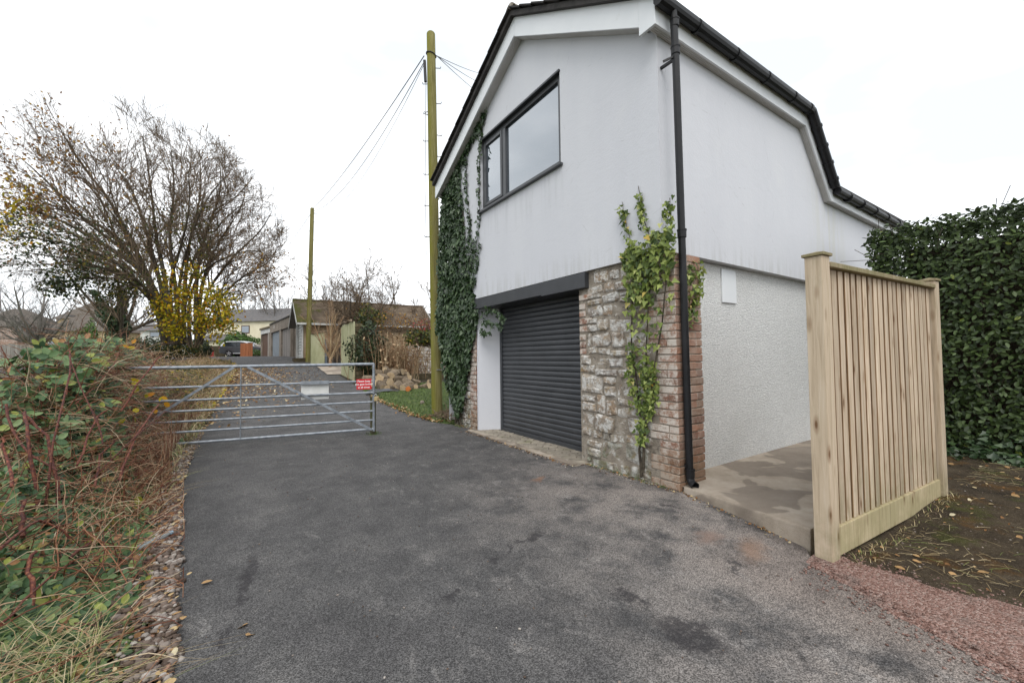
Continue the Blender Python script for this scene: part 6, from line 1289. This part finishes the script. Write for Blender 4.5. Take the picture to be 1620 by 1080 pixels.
bare_tree('dark bare low spreading tree in front of the yellow bungalow', tb_(58, 552, 36), 6.6, 4.6, 41, 'fartwig', 8, [(8, .6, .4, .15, .12, .3, .5), (6, .6, .5, .15, .15, .2, .6), (3, .6, .55, .15, .2, .2, .7)], r0=.22, rmin=.009)
bare_tree('bare shrubby sapling left of the ivy covered tree', tb_(104, 552, 38), 3.8, 2.2, 42, 'twig', 6, [(6, .6, .4, .15, .12, .3, .5), (5, .6, .5, .15, .15, .2, .6)], r0=.07, rmin=.008)
IT = bare_tree('pale branched tree with its trunk covered in dark ivy', tb_(190, 552, 34), 9.0, 5.5, 43, 'twig', 7, [(8, .6, .4, .15, .12, .3, .5), (5, .6, .5, .15, .15, .2, .6), (3, .6, .55, .15, .2, .2, .7)], r0=.24, rmin=.008)
r_ = np.random.RandomState(3); n = 3400; z = r_.uniform(0, 5.4, n); a = r_.uniform(0, 6.28, n); rad = (.5+.25*np.sin(z*3+a))*(1.25-.14*z); lean_ = np.where(r_.uniform(size=n) < .4, -.42*np.maximum(0, z-1.2), .0); p = np.stack([np.cos(a)*rad+lean_*.8, np.sin(a)*rad+lean_*.5, z], 1)
leafobj('ivy', p, np.stack([np.cos(a), np.sin(a), np.full(n, .4)], 1)+r_.normal(size=p.shape)*.5, r_.normal(size=p.shape)+np.array([0, 0, -.8]), r_.uniform(.12, .22, n), IV, 'ivyDark', IT)
for i, (px, d, h, s_, lab) in enumerate(((432, 62, 11.5, 4.2, 'tall bare tree rising directly behind the small flat garage'), (452, 70, 10.5, 3.4, 'thinner bare tree behind the double flat garage'), (398, 74, 12.5, 5, 'bare tree behind the roof of the cream house'), (372, 80, 14, 5, 'tall bare tree behind the left part of the cream house roof'),
        (478, 80, 10.5, 3, 'slender bare tree behind the ridge of the gable garage'), (95, 85, 14, 7, 'wide pale bare tree behind the yellow houses'), (20, 80, 15, 7, 'tall pale bare tree at the far left edge'), (160, 80, 13, 6, 'grey bare tree behind the slim street column'), (225, 75, 10, 5, 'grey bare tree behind the low white outbuilding'), (340, 70, 9, 4, 'bare tree left of the cream house'))):
    bare_tree(lab, tb_(px, 545, d), h, s_, 50+i, 'fartwig', 7, [(7, .5, .36, .22, .12, .4, .5), (5, .55, .5, .2, .15, .3, .6), (3, .6, .55, .15, .2, .3, .7)], rmin=.013)
bare_tree('bushy reddish bare tree rising above the middle of the mossy garage roof', tb_(566, 560, 23), 4.9, 2.2, 71, 'twig', 8, [(12, .7, .5, .15, .2, .3, .5), (8, .7, .5, .1, .25, .2, .6), (4, .7, .55, .1, .25, .2, .7)], rmin=.007, leaves_=('orangeleaf', 240, .07))
bare_tree('gnarled apple tree with bent branches right of the reddish tree', tb_(604, 560, 27), 5.9, 2.8, 72, 'twig', 5, [(7, .8, .42, .25, .2, .4, .5), (6, .8, .5, .3, .25, .2, .6), (3, .6, .55, .2, .2, .2, .7)], rmin=.008, r0=.11)
bare_tree('thin bare sapling behind the left part of the mossy garage roof', tb_(520, 560, 27), 5.2, 2.0, 73, 'twig', 5, rmin=.007, r0=.06)
bare_tree('small twiggy tree between the tall pole and the outbuilding chimney', tb_(684, 545, 24), 4.4, 1.4, 74, 'twig', 5, rmin=.008, r0=.05)
bare_tree('brown shrub growing against the tan garage wall left of the rendered wall end', tb_(522, 577, 19.5), 2.6, .75, 75, 'brownreed', 7, [(7, .5, .45, .25, .15, .3, .5), (5, .6, .5, .2, .2, .2, .6)], rmin=.005, r0=.07, name='shrub')
# shrubs and reeds behind the log heap
def reeds(label, c, rx, ry, n, h0, h1, seed, mat='brownreed'):
    r_ = np.random.RandomState(seed); t = thing('dead_reeds', label, 'plants', c); p = np.stack([r_.normal(0, rx, n), r_.normal(0, ry, n), np.zeros(n)], 1); d_ = unit(np.array([0, 0, 1.])+r_.normal(size=(n, 3))*.16); h_ = r_.uniform(h0, h1, n); pts = [p]
    for k in range(1, 6): d_ = unit(d_+r_.normal(size=d_.shape)*.07+np.array([.02, 0, -.03*k])); pts.append(pts[-1]+d_*(h_/5)[:, None])
    tubeobj('stems', [(np.stack(pts, 1), np.linspace(.011, .004, 6)[None].repeat(n, 0), 3)], mat, t); n2 = n*2; q = np.stack(pts, 1)[:, 1:].reshape(-1, 3)[r_.randint(0, n*5, n2)]
    leafobj('dry_leaves', q, r_.normal(size=q.shape), r_.normal(size=q.shape)+np.array([0, 0, -.5]), r_.uniform(.06, .15, n2), template('dia'), mat, t)
c = tb_(612, 590, 15.5); reeds('clump of tall dead tan stems behind the log heap', c, .5, .4, 300, .9, 1.95, 5)
c = tb_(640, 588, 16); reeds('clump of shorter dead tan stems left of the rubble garden wall', c, .45, .4, 220, .8, 1.7, 6)
c = tb_(592, 590, 16.5); reeds('thin clump of brown stems leaning beside the rendered wall end', c, .3, .3, 90, 1.0, 2.0, 7)
c = at(580, 552, 15.2); brush('evergreen_shrub', 'dark evergreen shrub tucked behind the rendered wall end', 'shrub', (c[0], c[1], 1.5), (.75, .6, 1.15), 2600, 'darkleaf', .09, 8)
c = at(584, 508, 17); brush('climber', 'yellow and green leaved climber above the rendered wall end', 'shrub', (c[0], c[1], 2.9), (.6, .4, .55), 520, 'olive', .10, 9)
c = at(628, 505, 19); brush('shrub', 'reddish orange leaved shrub before the mossy garage roof', 'shrub', (c[0], c[1], 2.9), (1.4, .6, .5), 320, 'orangeleaf', .08, 10)
c = at(672, 540, 14.8); brush('shrub', 'leafy shrub with dull red flowers on top of the rubble garden wall', 'shrub', (c[0], c[1], 1.95), (.75, .4, .32), 900, 'olive', .09, 11)
c = at(668, 520, 15); brush('shrub', 'pinkish purple tipped shrub above the rubble garden wall', 'shrub', (c[0], c[1], 2.35), (.35, .3, .35), 140, 'redplastic', .06, 12)
c = at(40, 552, 34); 
kind(bladeobj('verge_grass', np.stack([rs.uniform(-24, -14.6, 3000), rs.uniform(14, 46, 3000), np.zeros(3000)], 1)+np.array([0, 0, 0.75]), rs.uniform(.1, .3, 3000), .03, .8, 'grass', rs), 'stuff')
for i, (px, d, w) in enumerate(((140, 44, 3.5), (20, 42, 2.6))):
    c = tb_(px, 552, d); brush('shrub', ('green conifer like bush beside the slim street column', 'straggly brown hedge plant before the left fence')[i], 'bush', (c[0], c[1], c[2]+(1.9 if i == 0 else .5)), (1.0 if i == 0 else 2.4, .8, 2.0 if i == 0 else .6), 1500, ('bushgreen', 'olive')[i], .2, 13+i)
for i, (px, py, d, rx, rz_2, mt, lab) in enumerate(((250, 548, 27, 1.3, .9, 'darkleaf', 'dark green shrub behind the thicket left of the yellow bush'), (288, 552, 27, 1.2, .7, 'olive', 'olive green shrub beneath the yellow bush'), (318, 556, 29, .8, .6, 'darkleaf', 'small dark shrub between the yellow bush and the parked car'), (215, 545, 29, 1.5, .9, 'olive', 'mixed brown green shrub at the foot of the ivy covered tree'))):
    c = at(px, py, d); brush('shrub', lab, 'shrub', (c[0], c[1], float(zt(c[0], c[1]))+rz_2*.8), (rx, .9, rz_2), 1500, mt, .13, 30+i)
# distant tree line closing the horizon
rs = np.random.RandomState(77); n = 9000; a = rs.uniform(-1.35, 1.5, n); R_ = rs.uniform(110, 150, n); px_ = np.sin(a)*R_; py_ = np.cos(a)*R_; hh = 5+2*np.sin(a*9)+2*np.sin(a*23+1); p = np.stack([px_, py_, rs.uniform(0, 1, n)**.8*hh], 1)
kind(leafobj('far_wood', p, rs.normal(size=p.shape), rs.normal(size=p.shape), rs.uniform(.6, 1.6, n), template('dia'), 'fartwig'), 'stuff')
